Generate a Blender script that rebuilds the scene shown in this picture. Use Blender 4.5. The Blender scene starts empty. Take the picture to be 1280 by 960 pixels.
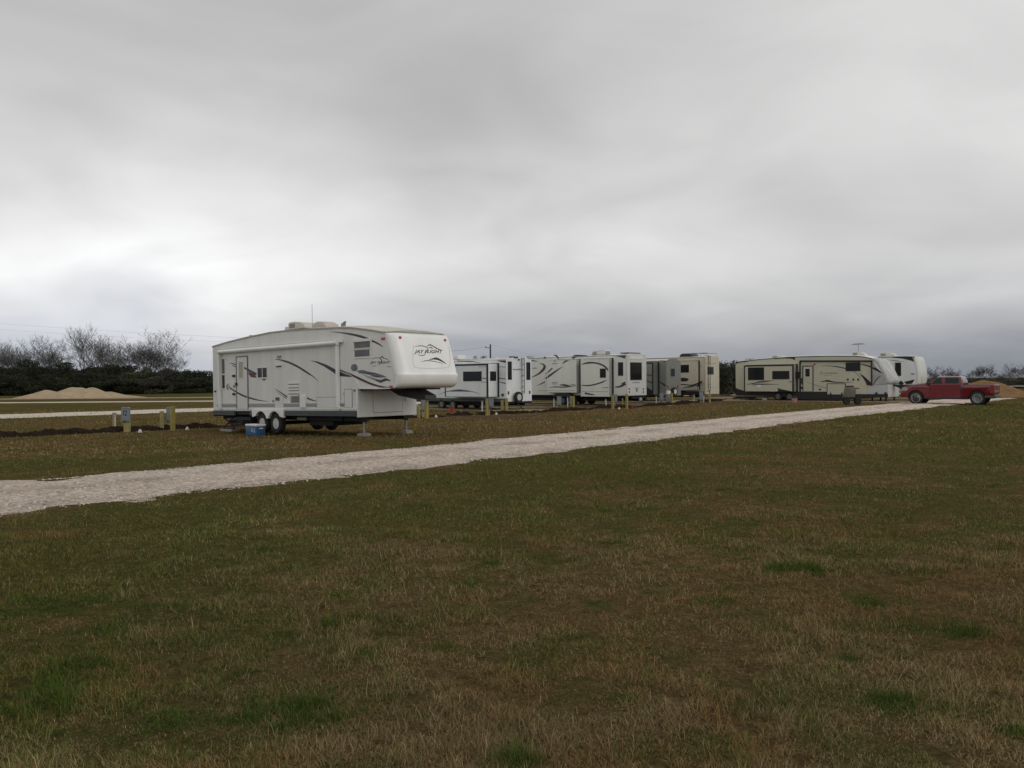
import bpy, bmesh, math, random
import numpy as np
from mathutils import Vector, Matrix
random.seed(7); RNG = np.random.default_rng(11)
R = math.radians
scene = bpy.context.scene
COL = scene.collection
pi = math.pi
# ------------------------------------------------------------------ camera
F_PX = 985.0; CAM_H = 1.70; ROLL = R(0.40); PITCH = math.atan(-4.0/F_PX)
Uv = Vector((0, -math.sin(PITCH), math.cos(PITCH))); Xv = Vector((1,0,0))
FWD = Vector((0, math.cos(PITCH), math.sin(PITCH)))
RIGHT = math.cos(ROLL)*Xv - math.sin(ROLL)*Uv
UP = math.sin(ROLL)*Xv + math.cos(ROLL)*Uv
CAM = Vector((0,0,CAM_H))
cd = bpy.data.cameras.new('camera'); cam = bpy.data.objects.new('camera', cd); COL.objects.link(cam)
cam.matrix_world = Matrix(((RIGHT.x,UP.x,-FWD.x,CAM.x),(RIGHT.y,UP.y,-FWD.y,CAM.y),(RIGHT.z,UP.z,-FWD.z,CAM.z),(0,0,0,1)))
cd.sensor_width = 36; cd.lens = 36*F_PX/1280; cd.clip_start = 0.05; cd.clip_end = 20000
scene.camera = cam
def ray(px, py):
    return RIGHT*((px-640)/F_PX) + UP*((480-py)/F_PX) + FWD
# site axes: AV runs along every trailer, AU runs along the gravel road
TH = R(42); AV = Vector((math.cos(TH), -math.sin(TH), 0)); AU = Vector((math.sin(TH), math.cos(TH), 0))
def uv(x, y): return AU.x*x+AU.y*y, AV.x*x+AV.y*y
def sst(a, b, x):
    t = np.clip((x-a)/(b-a), 0, 1); return t*t*(3-2*t)
def hsh(ix, iy, s):
    n = (ix.astype(np.int64)*374761393 + iy.astype(np.int64)*668265263 + s*974634777) & 0x7fffffff
    n = ((n ^ (n >> 13))*1274126177) & 0x7fffffff
    n = (n ^ (n >> 16)) & 0xffffff
    return n/float(0xffffff)
def vn(x, y, sc, s=0):
    x = np.asarray(x, float)/sc; y = np.asarray(y, float)/sc
    ix = np.floor(x); iy = np.floor(y); fx = x-ix; fy = y-iy
    fx = fx*fx*(3-2*fx); fy = fy*fy*(3-2*fy)
    a = hsh(ix,iy,s); b = hsh(ix+1,iy,s); c = hsh(ix,iy+1,s); d = hsh(ix+1,iy+1,s)
    return (a*(1-fx)+b*fx)*(1-fy)+(c*(1-fx)+d*fx)*fy
def fbm(x, y, sc, s=0, o=4):
    t = 0; a = 1; w = 0
    for i in range(o):
        t = t+a*vn(x, y, sc/2**i, s+i*17); w += a; a *= .55
    return t/w
def terr0(x, y):
    u, v = uv(x, y)
    return -0.2*sst(17, 27, -v)*(1-sst(48, 62, u))
def terr(x, y):
    x = np.asarray(x, float); y = np.asarray(y, float)
    near = 1-sst(30, 60, np.hypot(x, y))
    return terr0(x, y) + near*(0.05*(fbm(x, y, 2.5, 5, 3)-.5)) + 0.02*(vn(x,y,.35,9)-.5)*(1-sst(15,30,np.hypot(x,y)))
def tz(x, y): return float(terr(x, y))
def ground_at(px, py):
    d = ray(px, py); z = 0
    for _ in range(30):
        t = (z-CAM_H)/d.z; p = CAM+d*t; z = z*.5+.5*tz(p.x, p.y)
    return Vector((p.x, p.y, tz(p.x, p.y)))
def at(px, Y):
    d = ray(px, 470); t = Y/d.y; x = d.x*t
    return Vector((x, Y, tz(x, Y)))
# ------------------------------------------------------------------ materials
MATS = {}
def mat(name, col, rough=.6, metal=0, noise=0, nscale=4, bump=0, bscale=40, spec=.5, coat=0, streak=0):
    if name in MATS: return MATS[name]
    m = bpy.data.materials.new(name); m.use_nodes = True; MATS[name] = m
    nt = m.node_tree; b = nt.nodes['Principled BSDF']
    b.inputs['Base Color'].default_value = (*col, 1); b.inputs['Roughness'].default_value = rough
    b.inputs['Metallic'].default_value = metal; b.inputs['Specular IOR Level'].default_value = spec
    b.inputs['Coat Weight'].default_value = coat
    tc = nt.nodes.new('ShaderNodeTexCoord')
    if noise:
        n = nt.nodes.new('ShaderNodeTexNoise'); n.inputs['Scale'].default_value = nscale; n.inputs['Detail'].default_value = 6
        n.inputs['Roughness'].default_value = .65
        src = tc.outputs['Object']
        if streak:
            mp = nt.nodes.new('ShaderNodeMapping'); mp.inputs['Scale'].default_value = (1, 1, streak); nt.links.new(src, mp.inputs[0]); src = mp.outputs[0]
        nt.links.new(src, n.inputs['Vector'])
        cr = nt.nodes.new('ShaderNodeMapRange'); cr.inputs[1].default_value = .3; cr.inputs[2].default_value = .7
        cr.inputs[3].default_value = 1-noise; cr.inputs[4].default_value = 1+noise*.6
        nt.links.new(n.outputs['Fac'], cr.inputs[0])
        mx = nt.nodes.new('ShaderNodeVectorMath'); mx.operation = 'SCALE'; mx.inputs[0].default_value = col
        nt.links.new(cr.outputs[0], mx.inputs['Scale']); nt.links.new(mx.outputs[0], b.inputs['Base Color'])
    if bump:
        n2 = nt.nodes.new('ShaderNodeTexNoise'); n2.inputs['Scale'].default_value = bscale; n2.inputs['Detail'].default_value = 4
        nt.links.new(tc.outputs['Object'], n2.inputs['Vector'])
        bp = nt.nodes.new('ShaderNodeBump'); bp.inputs['Strength'].default_value = bump; bp.inputs['Distance'].default_value = .02
        nt.links.new(n2.outputs['Fac'], bp.inputs['Height']); nt.links.new(bp.outputs[0], b.inputs['Normal'])
    return m
WALL = mat('gelcoat_wall', (.73,.73,.70), .38, noise=.10, nscale=2.2, streak=.14, bump=.03, bscale=1.5)
CAP = mat('fibreglass_cap', (.85,.85,.825), .3, noise=.07, nscale=2.2, streak=.3, coat=.3)
TRIM = mat('white_trim', (.78,.77,.74), .4, noise=.06, nscale=3)
ROOFM = mat('roof_membrane', (.60,.57,.51), .8, noise=.15, nscale=2)
ROOFT = mat('roof_trim', (.40,.37,.32), .6, noise=.15, nscale=2)
SKIRT = mat('charcoal_skirt', (.075,.085,.095), .5, noise=.2, nscale=3)
BAND = mat('grey_band', (.30,.30,.29), .5, noise=.1)
BLACK = mat('black_paint', (.012,.012,.013), .45)
NAVY = mat('navy_vinyl', (.018,.018,.035), .35)
MAROON = mat('maroon_vinyl', (.10,.012,.018), .35)
GREYV = mat('grey_vinyl', (.15,.15,.16), .4, noise=.3, nscale=6)
GREYD = mat('dark_grey_vinyl', (.075,.075,.075), .4)
GLASS = mat('tinted_glass', (.012,.013,.014), .12, spec=.35)
GLASSG = mat('grey_glass', (.10,.10,.10), .2, noise=.3, nscale=3)
BLIND = mat('cream_blind', (.42,.41,.32), .6)
RUB = mat('tyre_rubber', (.022,.021,.02), .85, noise=.3, nscale=9)
RIM = mat('white_rim', (.55,.54,.51), .4, noise=.15, nscale=8)
RIMD = mat('dull_rim', (.16,.16,.16), .45, metal=.2, noise=.2, nscale=9)
ALLOY = mat('alloy_rim', (.80,.81,.82), .35)
FRAME = mat('black_chassis', (.009,.009,.009), .7, noise=.3)
AMBER = mat('amber_lens', (.45,.07,.02), .3)
REDL = mat('red_lens', (.22,.015,.015), .25)
SEAM = mat('seam_line', (.16,.16,.15), .6)
ACM = mat('aged_plastic', (.58,.55,.47), .6, noise=.1, nscale=3)
CONC = mat('concrete_block', (.33,.30,.26), .9, noise=.2, nscale=12, bump=.3)
YEL = mat('yellow_post_paint', (.30,.25,.06), .6, noise=.25, nscale=7)
YELW = mat('weathered_post', (.34,.29,.12), .75, noise=.3, nscale=9)
GBOX = mat('grey_box_metal', (.20,.23,.25), .5, noise=.15, nscale=5)
PVC = mat('white_pvc', (.62,.60,.56), .45, noise=.08)
TAN = mat('champagne_wall', (.55,.53,.41), .38, noise=.07, nscale=.9, streak=.35)
CREAM = mat('cream_wall', (.55,.51,.40), .35, noise=.08, nscale=.9, streak=.35)
WHT = mat('cool_white_wall', (.76,.79,.80), .38, noise=.09, nscale=2, streak=.15)
OFFW = mat('warm_white_wall', (.75,.755,.69), .38, noise=.09, nscale=2, streak=.15)
DGW = mat('dark_grey_wall', (.135,.14,.135), .4, noise=.1, nscale=1)
MGW = mat('mid_grey_wall', (.23,.23,.21), .4, noise=.1, nscale=1)
SILV = mat('silver_paint', (.38,.38,.38), .4, noise=.1, nscale=2)
STEEL = mat('galvanised_steel', (.30,.30,.30), .45, metal=.6, noise=.2)
# ------------------------------------------------------------------ mesh builder
class MB:
    def __init__(s): s.v = []; s.f = []; s.mi = []
    def add(s, vs, fs, m=0):
        o = len(s.v); s.v += [tuple(p) for p in vs]; s.f += [tuple(i+o for i in f) for f in fs]; s.mi += [m]*len(fs); return s
    def box(s, x0, x1, y0, y1, z0, z1, m=0):
        return s.add([(x0,y0,z0),(x1,y0,z0),(x1,y1,z0),(x0,y1,z0),(x0,y0,z1),(x1,y0,z1),(x1,y1,z1),(x0,y1,z1)],
                     [(0,3,2,1),(4,5,6,7),(0,1,5,4),(1,2,6,5),(2,3,7,6),(3,0,4,7)], m)
    def prism(s, poly, y0, y1, m=0):           # poly in (x,z), extruded along y
        n = len(poly)
        vs = [(p[0], y0, p[1]) for p in poly]+[(p[0], y1, p[1]) for p in poly]
        fs = [tuple(range(n)), tuple(range(2*n-1, n-1, -1))]+[(i, n+i, n+(i+1)%n, (i+1)%n) for i in range(n)]
        return s.add(vs, fs, m)
    def prismx(s, poly, x0, x1, m=0):          # poly in (y,z), extruded along x
        n = len(poly)
        vs = [(x0, p[0], p[1]) for p in poly]+[(x1, p[0], p[1]) for p in poly]
        fs = [tuple(range(n)), tuple(range(2*n-1, n-1, -1))]+[(i, n+i, n+(i+1)%n, (i+1)%n) for i in range(n)]
        return s.add(vs, fs, m)
    def tube(s, pts, r, n=8, m=0, r1=None):
        pts = [Vector(p) for p in pts]; k = len(pts); vs = []; fs = []
        for i, p in enumerate(pts):
            d = (pts[min(i+1,k-1)]-pts[max(i-1,0)]).normalized()
            a = d.orthogonal().normalized() if abs(d.z) > .9 else Vector((-d.y, d.x, 0)).normalized()
            b = d.cross(a); rr = r if r1 is None else r+(r1-r)*i/(k-1)
            for j in range(n):
                t = 2*pi*j/n; vs.append(p+a*math.cos(t)*rr+b*math.sin(t)*rr)
        for i in range(k-1):
            for j in range(n):
                fs.append((i*n+j, i*n+(j+1)%n, (i+1)*n+(j+1)%n, (i+1)*n+j))
        fs.append(tuple(range(n))[::-1]); fs.append(tuple(range((k-1)*n, k*n)))
        return s.add(vs, fs, m)
    def lathe(s, prof, c, axis='y', n=28, m=0):   # prof: (radius, along axis)
        vs = []; fs = []; k = len(prof)
        for r, h in prof:
            for j in range(n):
                t = 2*pi*j/n; a, b = r*math.cos(t), r*math.sin(t)
                vs.append({'y': (c[0]+a, c[1]+h, c[2]+b), 'x': (c[0]+h, c[1]+a, c[2]+b), 'z': (c[0]+a, c[1]+b, c[2]+h)}[axis])
        for i in range(k-1):
            for j in range(n): fs.append((i*n+j, i*n+(j+1)%n, (i+1)*n+(j+1)%n, (i+1)*n+j))
        if prof[0][0] > 1e-6: fs.append(tuple(range(n)))
        if prof[-1][0] > 1e-6: fs.append(tuple(range((k-1)*n, k*n))[::-1])
        return s.add(vs, fs, m)
    def build(s, name, mats, parent=None, bevel=0, smooth=False, seg=2, fix=True):
        me = bpy.data.meshes.new(name); me.from_pydata(s.v, [], s.f)
        if not isinstance(mats, (list, tuple)): mats = [mats]
        for m in mats: me.materials.append(m)
        me.polygons.foreach_set('material_index', s.mi)
        if fix or bevel:
            bm = bmesh.new(); bm.from_mesh(me)
            if fix: bmesh.ops.remove_doubles(bm, verts=bm.verts, dist=1e-5); bmesh.ops.recalc_face_normals(bm, faces=bm.faces)
            if bevel:
                es = [e for e in bm.edges if len(e.link_faces) == 2 and e.calc_face_angle(0) > R(25)]
                bmesh.ops.bevel(bm, geom=es, offset=bevel, segments=seg, affect='EDGES', profile=.5, clamp_overlap=True)
            bm.to_mesh(me); bm.free()
        if smooth:
            me.polygons.foreach_set('use_smooth', [True]*len(me.polygons))
            me.set_sharp_from_angle(angle=R(35))
        o = bpy.data.objects.new(name, me); COL.objects.link(o)
        if parent is not None: o.parent = parent
        return o
def empty(name, loc, label, cat, group=None, rot=(0,0,0)):
    o = bpy.data.objects.new(name, None); COL.objects.link(o); o.location = loc; o.rotation_euler = rot
    o.empty_display_size = .2; o['label'] = label; o['category'] = cat
    if group: o['group'] = group
    return o
def tag(o, label, cat, group=None):
    o['label'] = label; o['category'] = cat
    if group: o['group'] = group
    return o
def struct(o, kind='structure', label=None):
    o['kind'] = kind
    if label: o['label'] = label
    return o
def text2d(s, bold=0.0):
    c = bpy.data.curves.new('t', 'FONT'); c.body = s; c.size = 1; c.offset = bold; c.resolution_u = 3; c.align_x = 'LEFT'
    o = bpy.data.objects.new('t', c); COL.objects.link(o)
    bpy.context.view_layer.update()
    me = bpy.data.meshes.new_from_object(o.evaluated_get(bpy.context.evaluated_depsgraph_get()))
    vs = [(v.co.x, v.co.y) for v in me.vertices]; fs = [tuple(p.vertices) for p in me.polygons]
    bpy.data.objects.remove(o); bpy.data.curves.remove(c); bpy.data.meshes.remove(me)
    x0 = min(v[0] for v in vs); x1 = max(v[0] for v in vs); y0 = min(v[1] for v in vs); y1 = max(v[1] for v in vs)
    return [((v[0]-x0)/(x1-x0), (v[1]-y0)/(y1-y0)) for v in vs], fs
def swoosh_poly(pts, ws):
    """closed outline of a stroke of varying width through 2-D points (smoothed)"""
    P = []; W = []
    n = len(pts)
    for i in range(n-1):
        p0 = pts[max(i-1,0)]; p1 = pts[i]; p2 = pts[i+1]; p3 = pts[min(i+2,n-1)]
        for k in range(5):
            t = k/5
            q = [0.5*((2*p1[a])+(-p0[a]+p2[a])*t+(2*p0[a]-5*p1[a]+4*p2[a]-p3[a])*t*t+(-p0[a]+3*p1[a]-3*p2[a]+p3[a])*t**3) for a in (0,1)]
            P.append(q); W.append(ws[i]+(ws[i+1]-ws[i])*t)
    P.append(list(pts[-1])); W.append(ws[-1])
    L = []; Rr = []
    for i, p in enumerate(P):
        a = P[max(i-1,0)]; b = P[min(i+1,len(P)-1)]
        dx, dy = b[0]-a[0], b[1]-a[1]; l = math.hypot(dx, dy) or 1
        nx, ny = -dy/l, dx/l; w = max(W[i], .05)/2
        L.append((p[0]+nx*w, p[1]+ny*w)); Rr.append((p[0]-nx*w, p[1]-ny*w))
    return L, Rr
# ------------------------------------------------------------------ a vehicle standing on the site axes
class Veh:
    def __init__(s, name, px, Y, label, cat, group=None, pitch=0, yaw=0, zoff=0, corner=None):
        p = at(px, Y) if corner is None else corner
        p = Vector((p.x, p.y, float(terr0(p.x, p.y))+zoff))
        s.root = empty(name, p, label, cat, group, rot=(0, pitch, -TH+yaw))
        s.M = Matrix.Translation(p) @ Matrix.Rotation(-TH+yaw, 4, 'Z') @ Matrix.Rotation(pitch, 4, 'Y')
        s.I = s.M.inverted()
    def S(s, px, py, y=0.0):              # photo point -> metres (x, z) on the plane at depth y of the vehicle
        o = s.I @ CAM; d = s.I.to_3x3() @ ray(px, py); t = (y-o.y)/d.y; q = o+d*t; return q.x, q.z
    def E(s, px, py, x=0.0):              # the same on the end wall at x: metres (y, z)
        o = s.I @ CAM; d = s.I.to_3x3() @ ray(px, py); t = (x-o.x)/d.x; q = o+d*t; return q.y, q.z
    def rect(s, name, a, b, c, d, m, th=.02, y=0.0, par=None, bevel=.004):   # raised rectangle on the side wall
        x0, z1 = s.S(a, b, y); x1, z0 = s.S(c, d, y)
        return MB().box(min(x0,x1), max(x0,x1), y-th, y+.01, min(z0,z1), max(z0,z1)).build(name, m, par or s.root, bevel=bevel)
    def erect(s, name, a, b, c, d, m, th=.02, x=0.0, par=None, bevel=.004):
        y0, z1 = s.E(a, b, x); y1, z0 = s.E(c, d, x)
        return MB().box(x-.01, x+th, min(y0,y1), max(y0,y1), min(z0,z1), max(z0,z1)).build(name, m, par or s.root, bevel=bevel)
    def poly(s, name, pts, m, th=.004, y=0.0, par=None):
        return MB().prism([s.S(a, b, y) for a, b in pts], y-th, y+.002).build(name, m, par or s.root)
    def strokes(s, name, items, m, y=0.0, th=.004, par=None, end=None):
        """items: list of (photo points, widths in photo px)"""
        if len(items) > 1 and name != 'lettering':
            return [s.strokes(name, [it], m, y, th, par, end) for it in items][-1]
        mb = MB()
        for pts, ws in items:
            L, Rr = swoosh_poly(pts, ws); n = len(L)
            if end is None: A = [s.S(*p, y) for p in L]; B = [s.S(*p, y) for p in Rr]; mk = lambda q, o: (q[0], y-o, q[1])
            else: A = [s.E(*p, end) for p in L]; B = [s.E(*p, end) for p in Rr]; mk = lambda q, o: (end+o, q[0], q[1])
            vs = [mk(q, th) for q in A]+[mk(q, th) for q in B]+[mk(q, -.002) for q in A]+[mk(q, -.002) for q in B]
            fs = []
            for i in range(n-1):
                fs += [(i, i+1, n+i+1, n+i), (i, 2*n+i, 2*n+i+1, i+1), (n+i, n+i+1, 3*n+i+1, 3*n+i)]
            fs += [(0, n, 3*n, 2*n), (n-1, 3*n-1, 4*n-1, 2*n-1)]
            mb.add(vs, fs)
        return mb.build(name, m, par or s.root, fix=False)
    def window(s, a, b, c, d, m=None, fr=None, y=0.0, fw=.035, split=None, name='window', par=None, end=None):
        fr = fr or BLACK; m = m or GLASS
        if end is None: (x0, z1), (x1, z0) = s.S(a, b, y), s.S(c, d, y)
        else: (x0, z1), (x1, z0) = s.E(a, b, end), s.E(c, d, end)
        x0, x1 = min(x0,x1), max(x0,x1); z0, z1 = min(z0,z1), max(z0,z1)
        def bx(mb, p, q, r_, t, lo, hi):
            if end is None: mb.box(p, q, y-hi, y-lo, r_, t)
            else: mb.box(end+lo, end+hi, p, q, r_, t)
        f = MB()
        bx(f, x0-fw, x1+fw, z0-fw, z0, -.005, .022); bx(f, x0-fw, x1+fw, z1, z1+fw, -.005, .022)
        bx(f, x0-fw, x0, z0, z1, -.005, .022); bx(f, x1, x1+fw, z0, z1, -.005, .022)
        if split == 'v': bx(f, (x0+x1)/2-.015, (x0+x1)/2+.015, z0, z1, -.004, .018)
        if split == 'h': bx(f, x0, x1, (z0+z1)/2-.02, (z0+z1)/2+.02, -.004, .018)
        w = f.build(name, fr, par or s.root)
        g = MB(); bx(g, x0-.002, x1+.002, z0-.002, z1+.002, -.004, .010); g.build('pane', m, w)
        return w
    def marks(s, name, a, b, c, d, m, n=7, y=0.0, end=None):     # unreadable small lettering: a row of short strokes
        rr = random.Random(int(a*7+b)); it = []
        w = (c-a)/n
        for i in range(n):
            x = a+i*w; it.append(([(x+w*.15, b+(d-b)*rr.random()*.3), (x+w*.2, d)], [w*.35, w*.35]))
            it.append(([(x+w*.2, b+(d-b)*rr.choice((.15,.5,.85))), (x+w*.8, b+(d-b)*rr.choice((.15,.5,.85)))], [(d-b)*.25, (d-b)*.25]))
        return s.strokes(name, it, m, y=y, end=end, th=.004)
    def text(s, name, st, a, b, c, d, m, y=0.0, end=None, shear=.25, bold=.01, fn=None, par=None, cap=None):
        vs, fs = text2d(st, bold); mb = MB(); n = len(vs); out = []
        for lift in (.005, -.002):
            for (u_, w_) in vs:
                px = a+(c-a)*u_ + shear*(w_-.5)*(d-b); py = d+(b-d)*w_
                if cap: out.append(cap(px, py, lift))
                elif end is None: q = s.S(px, py, y); out.append((q[0], y-lift, q[1]))
                else: q = s.E(px, py, end); out.append((end+lift, q[0], q[1]))
        mb.add(out[:n], fs); return mb.build(name, m, par or s.root, fix=False)
    def wheel(s, x, z, r=.345, y=.04, w=.2, rim=None, spokes=5, name='wheel', side=-1, par=None):
        """outer face towards -y (side=-1) or +y"""
        g = side
        t = MB().lathe([(r*.52, g*-.01), (r*.56, g*.006), (r*.9, g*.012), (r*.97, g*-.015), (r, g*-.045), (r, g*(-w+.045)), (r*.96, g*(-w+.01)), (r*.6, g*-w)], (x, y, z), 'y', 36)
        wo = t.build(name, RUB, par or s.root, smooth=True)
        k = MB().lathe([(r*.54, g*.0), (r*.51, g*-.004), (r*.48, g*-.05), (r*.25, g*-.03), (r*.2, g*-.03), (r*.15, g*.0), (0.0001, g*.005)], (x, y, z), 'y', 36)
        for i in range(spokes):     # dark openings between the spokes
            t0 = 2*pi*(i+.5)/spokes; rr = r*.35
            k.lathe([(0.0001, g*-.020), (r*.10, g*-.0205), (r*.105, g*-.045)], (x+rr*math.cos(t0), y, z+rr*math.sin(t0)), 'y', 8, m=1)
        k.build('rim', [rim or RIM, BLACK], wo, smooth=True)
        return wo
    def exact_rim(s): pass
def cap_part(V, prof, W, rnd, m, name='front_cap', e_pow=7, ny=44):
    """moulded nose: prof is a list of (x, z) from the roof to the underside; plan corners rounded by rnd"""
    P = []
    n = len(prof)
    for i in range(n-1):
        p0 = prof[max(i-1,0)]; p1 = prof[i]; p2 = prof[i+1]; p3 = prof[min(i+2,n-1)]
        for k in range(6):
            t = k/6
            P.append([0.5*((2*p1[a])+(-p0[a]+p2[a])*t+(2*p0[a]-5*p1[a]+4*p2[a]-p3[a])*t*t+(-p0[a]+3*p1[a]-3*p2[a]+p3[a])*t**3) for a in (0,1)])
    P.append(list(prof[-1]))
    def surf(y, x):
        q = abs(2*y/W-1)
        return x-rnd*(1-(max(0, 1-q**e_pow))**.5)
    ys = [W*(.5-.5*math.cos(pi*j/ny)) for j in range(ny+1)]
    ye = lambda y: -.008+y*(W+.016)/W
    vs = []; fs = []
    for x, z in P:
        for y in ys: vs.append((surf(y, x), ye(y), z))
    m_ = ny+1
    for i in range(len(P)-1):
        for j in range(ny): fs.append((i*m_+j, i*m_+j+1, (i+1)*m_+j+1, (i+1)*m_+j))
    # close the sides back into the wall
    o = MB().add(vs, fs)
    for yy in (0, W):
        pl = [(surf(yy, x), z) for x, z in P]; xb = .05
        st = len(o.v); o.v += [(p[0], ye(yy), p[1]) for p in pl]+[(p[0]-xb, ye(yy), p[1]) for p in pl]
        k = len(pl)
        for i in range(k-1): o.f.append((st+i, st+i+1, st+k+i+1, st+k+i)); o.mi.append(0)
    ob = o.build(name, m, V.root, smooth=True); ob.data.set_sharp_from_angle(angle=R(70))
    zs = [p[1] for p in P]; xs = [p[0] for p in P]
    def at_surf(y, z, lift=.006):
        best = None
        for i in range(len(P)-1):
            za, zb = P[i][1], P[i+1][1]
            if (za-z)*(zb-z) <= 0 and za != zb:
                x = P[i][0]+(P[i+1][0]-P[i][0])*(z-za)/(zb-za)
                if best is None or x > best: best = x
        if best is None: best = max(xs)
        return surf(min(max(y,0),W), best)+lift
    return ob, at_surf
def roof_part(V, top, W, m, crown=.1, name='roof', trim=None, ov=.02):
    """crowned roof over the side outline top=[(x,z)...]; with edge trims"""
    vs = []; fs = []; ny = 12
    for x, z in top:
        for j in range(ny+1):
            y = W*j/ny; vs.append((x, y, z+.015+crown*(1-(2*y/W-1)**2)))
    k = ny+1
    for i in range(len(top)-1):
        for j in range(ny): fs.append((i*k+j, (i+1)*k+j, (i+1)*k+j+1, i*k+j+1))
    o = MB().add(vs, fs)
    n = len(top)                      # underside and ends
    b0 = len(o.v); o.v += [(x, y, z-.02) for x, z in top for y in (0, W)]
    for e in (0, n-1):
        o.f.append(tuple([e*k+j for j in range(k)]+[b0+2*e+1, b0+2*e])); o.mi.append(0)
    ob = o.build(name, m, V.root, smooth=True)
    for yy in (-ov, W-.01):
        t = MB()
        for i in range(n-1):
            (xa, za), (xb, zb) = top[i], top[i+1]
            t.add([(xa,yy,za-.03),(xb,yy,zb-.03),(xb,yy+ov+.01,zb-.03),(xa,yy+ov+.01,za-.03),(xa,yy,za+.025),(xb,yy,zb+.025),(xb,yy+ov+.01,zb+.025),(xa,yy+ov+.01,za+.025)],
                  [(0,3,2,1),(4,5,6,7),(0,1,5,4),(1,2,6,5),(2,3,7,6),(3,0,4,7)])
        t.build('roof_trim', trim or ROOFT, ob, fix=False)
    return ob
def ac_unit(V, x, z, y, L=1.0, w=.7, h=.33, m=None, fl=1):
    """rooftop air conditioner: rounded shroud with a louvred back"""
    pr = [(0,0),(0,h*.8),(.06,h*.97),(L*.35,h),(L*.7,h*.85),(L*.93,h*.45),(L,h*.08),(L,0)]
    if fl < 0: pr = [(L-a, b) for a, b in pr][::-1]
    a = MB().prism([(x+p, z+q) for p, q in pr], y-w/2, y+w/2).build('air_conditioner', m or ACM, V.root, bevel=.04, smooth=True, seg=3)
    g = MB(); xe = x-.012 if fl > 0 else x+L+.002
    for i in range(5): g.box(xe, xe+.01, y-w*.4, y+w*.4, z+h*(.18+.13*i), z+h*(.25+.13*i))
    for i in range(5): g.box(x+L*.08, x+L*.4, y-w/2-.008, y-w/2+.002, z+h*(.2+.12*i), z+h*(.26+.12*i))
    g.build('grille', GREYD, a)
    return a
def vent(V, x, z, y, m=None, l=.36, h=.12):
    return MB().prism([(x,z),(x+.02,z+h),(x+l-.04,z+h*.8),(x+l,z)], y-.18, y+.18).build('roof_vent', m or PVC, V.root, bevel=.015)
# ================================================================== main fifth wheel
QX = 9.33
rc = Vector((-4.9-.743*QX, 25+.669*QX, 0))
A = Veh('fifth_wheel_trailer', 0, 0, 'largest off-white fifth wheel with bird logo on its cream nose, beside the gravel road', 'camper trailer', pitch=-.0161, corner=rc)
W = 2.44
top = [A.S(*p) for p in [(266,433.4),(285,427.5),(307.5,422),(338,415.7),(361,413),(380,411.6),(397.5,411),(420,409.8),(437,409.6),(452,411.3),(465,413),(478,415.2)]]
zt = A.S(482,415.8)[1]; zb = A.S(470,486)[1]
RN = .28
prof = [(QX+1.72,zt-.01),(QX+1.84,zt-.13),(QX+1.99,zt-.55),(QX+2.13,zt-1.0),(QX+2.22,zt-1.28),(QX+2.27,zb+.42),(QX+2.255,zb+.28),(QX+2.19,zb+.13),(QX+2.08,zb+.04),(QX+1.92,zb+.0)]
capo, csurf = cap_part(A, prof, W, RN, CAP)
zs1 = A.S(446,512.7)[1]; zsb = A.S(446,521.8)[1]; zs0 = A.S(268,512.6)[1]
poly = [(0, zs0-.03)]+[(top[0][0], top[0][1])]+top[1:]+[(prof[0][0]-RN-.02, zt)]+[(x-RN-.02, z) for x, z in prof[1:]]+[(QX, zb+.0), (QX, zs1-.03)]
poly[1] = (0, top[0][1])
body = MB().prism(poly, 0, W).build('body', WALL, A.root)
top2 = [(0-.02, top[0][1])]+top[1:]+[(prof[0][0]-RN+.05, zt+.01)]
rf = roof_part(A, top2, W, ROOFM, crown=.10)
# cream filler between roof and moulded nose
MB().tube([(prof[0][0]-RN+.02,.02,zt+.02),(prof[0][0]-.03,.35,zt+.03),(prof[0][0]-.01,W/2,zt+.03),(prof[0][0]-.03,W-.35,zt+.03),(prof[0][0]-RN+.02,W-.02,zt+.02)], .022, 6).build('joint_strip', ROOFT, capo)
# lower front wall, hatch
fw = MB().box(QX-.03, QX+.03, -.006, W+.006, zsb, zb).build('front_wall', WALL, A.root, bevel=.01)
h0 = A.E(466.5,487.8,QX+.03); h1 = A.E(503,514,QX+.03)
MB().box(QX+.025, QX+.045, h0[0], h1[0], h1[1], h0[1]).build('storage_hatch', [TRIM], A.root, bevel=.03, seg=3)
fr = MB()
for (a,b,c,d) in ((h0[0]-.02,h1[0]+.02,h0[1],h0[1]+.02),(h0[0]-.02,h1[0]+.02,h1[1]-.02,h1[1]),(h0[0]-.02,h0[0],h1[1],h0[1]),(h1[0],h1[0]+.02,h1[1],h0[1])):
    fr.box(QX+.02, QX+.036, a, b, min(c,d), max(c,d))
fr.build('hatch_seal', ROOFT, A.root)
e = A.E(507.5,490.5,QX+.03); MB().box(QX+.02,QX+.06,e[0]-.06,e[0]+.06,e[1]-.07,e[1]+.05).build('marker_light', REDL, A.root, bevel=.01)
e = A.E(508,497,QX+.03); MB().box(QX+.02,QX+.07,e[0]-.06,e[0]+.06,e[1]-.1,e[1]+.1).build('outlet_cover', TRIM, A.root, bevel=.01)
# underside of the nose
MB().box(QX+.02, QX+1.35, .1, W-.1, zb-.05, zb-.004).build('nose_floor', BLACK, A.root)
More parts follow.
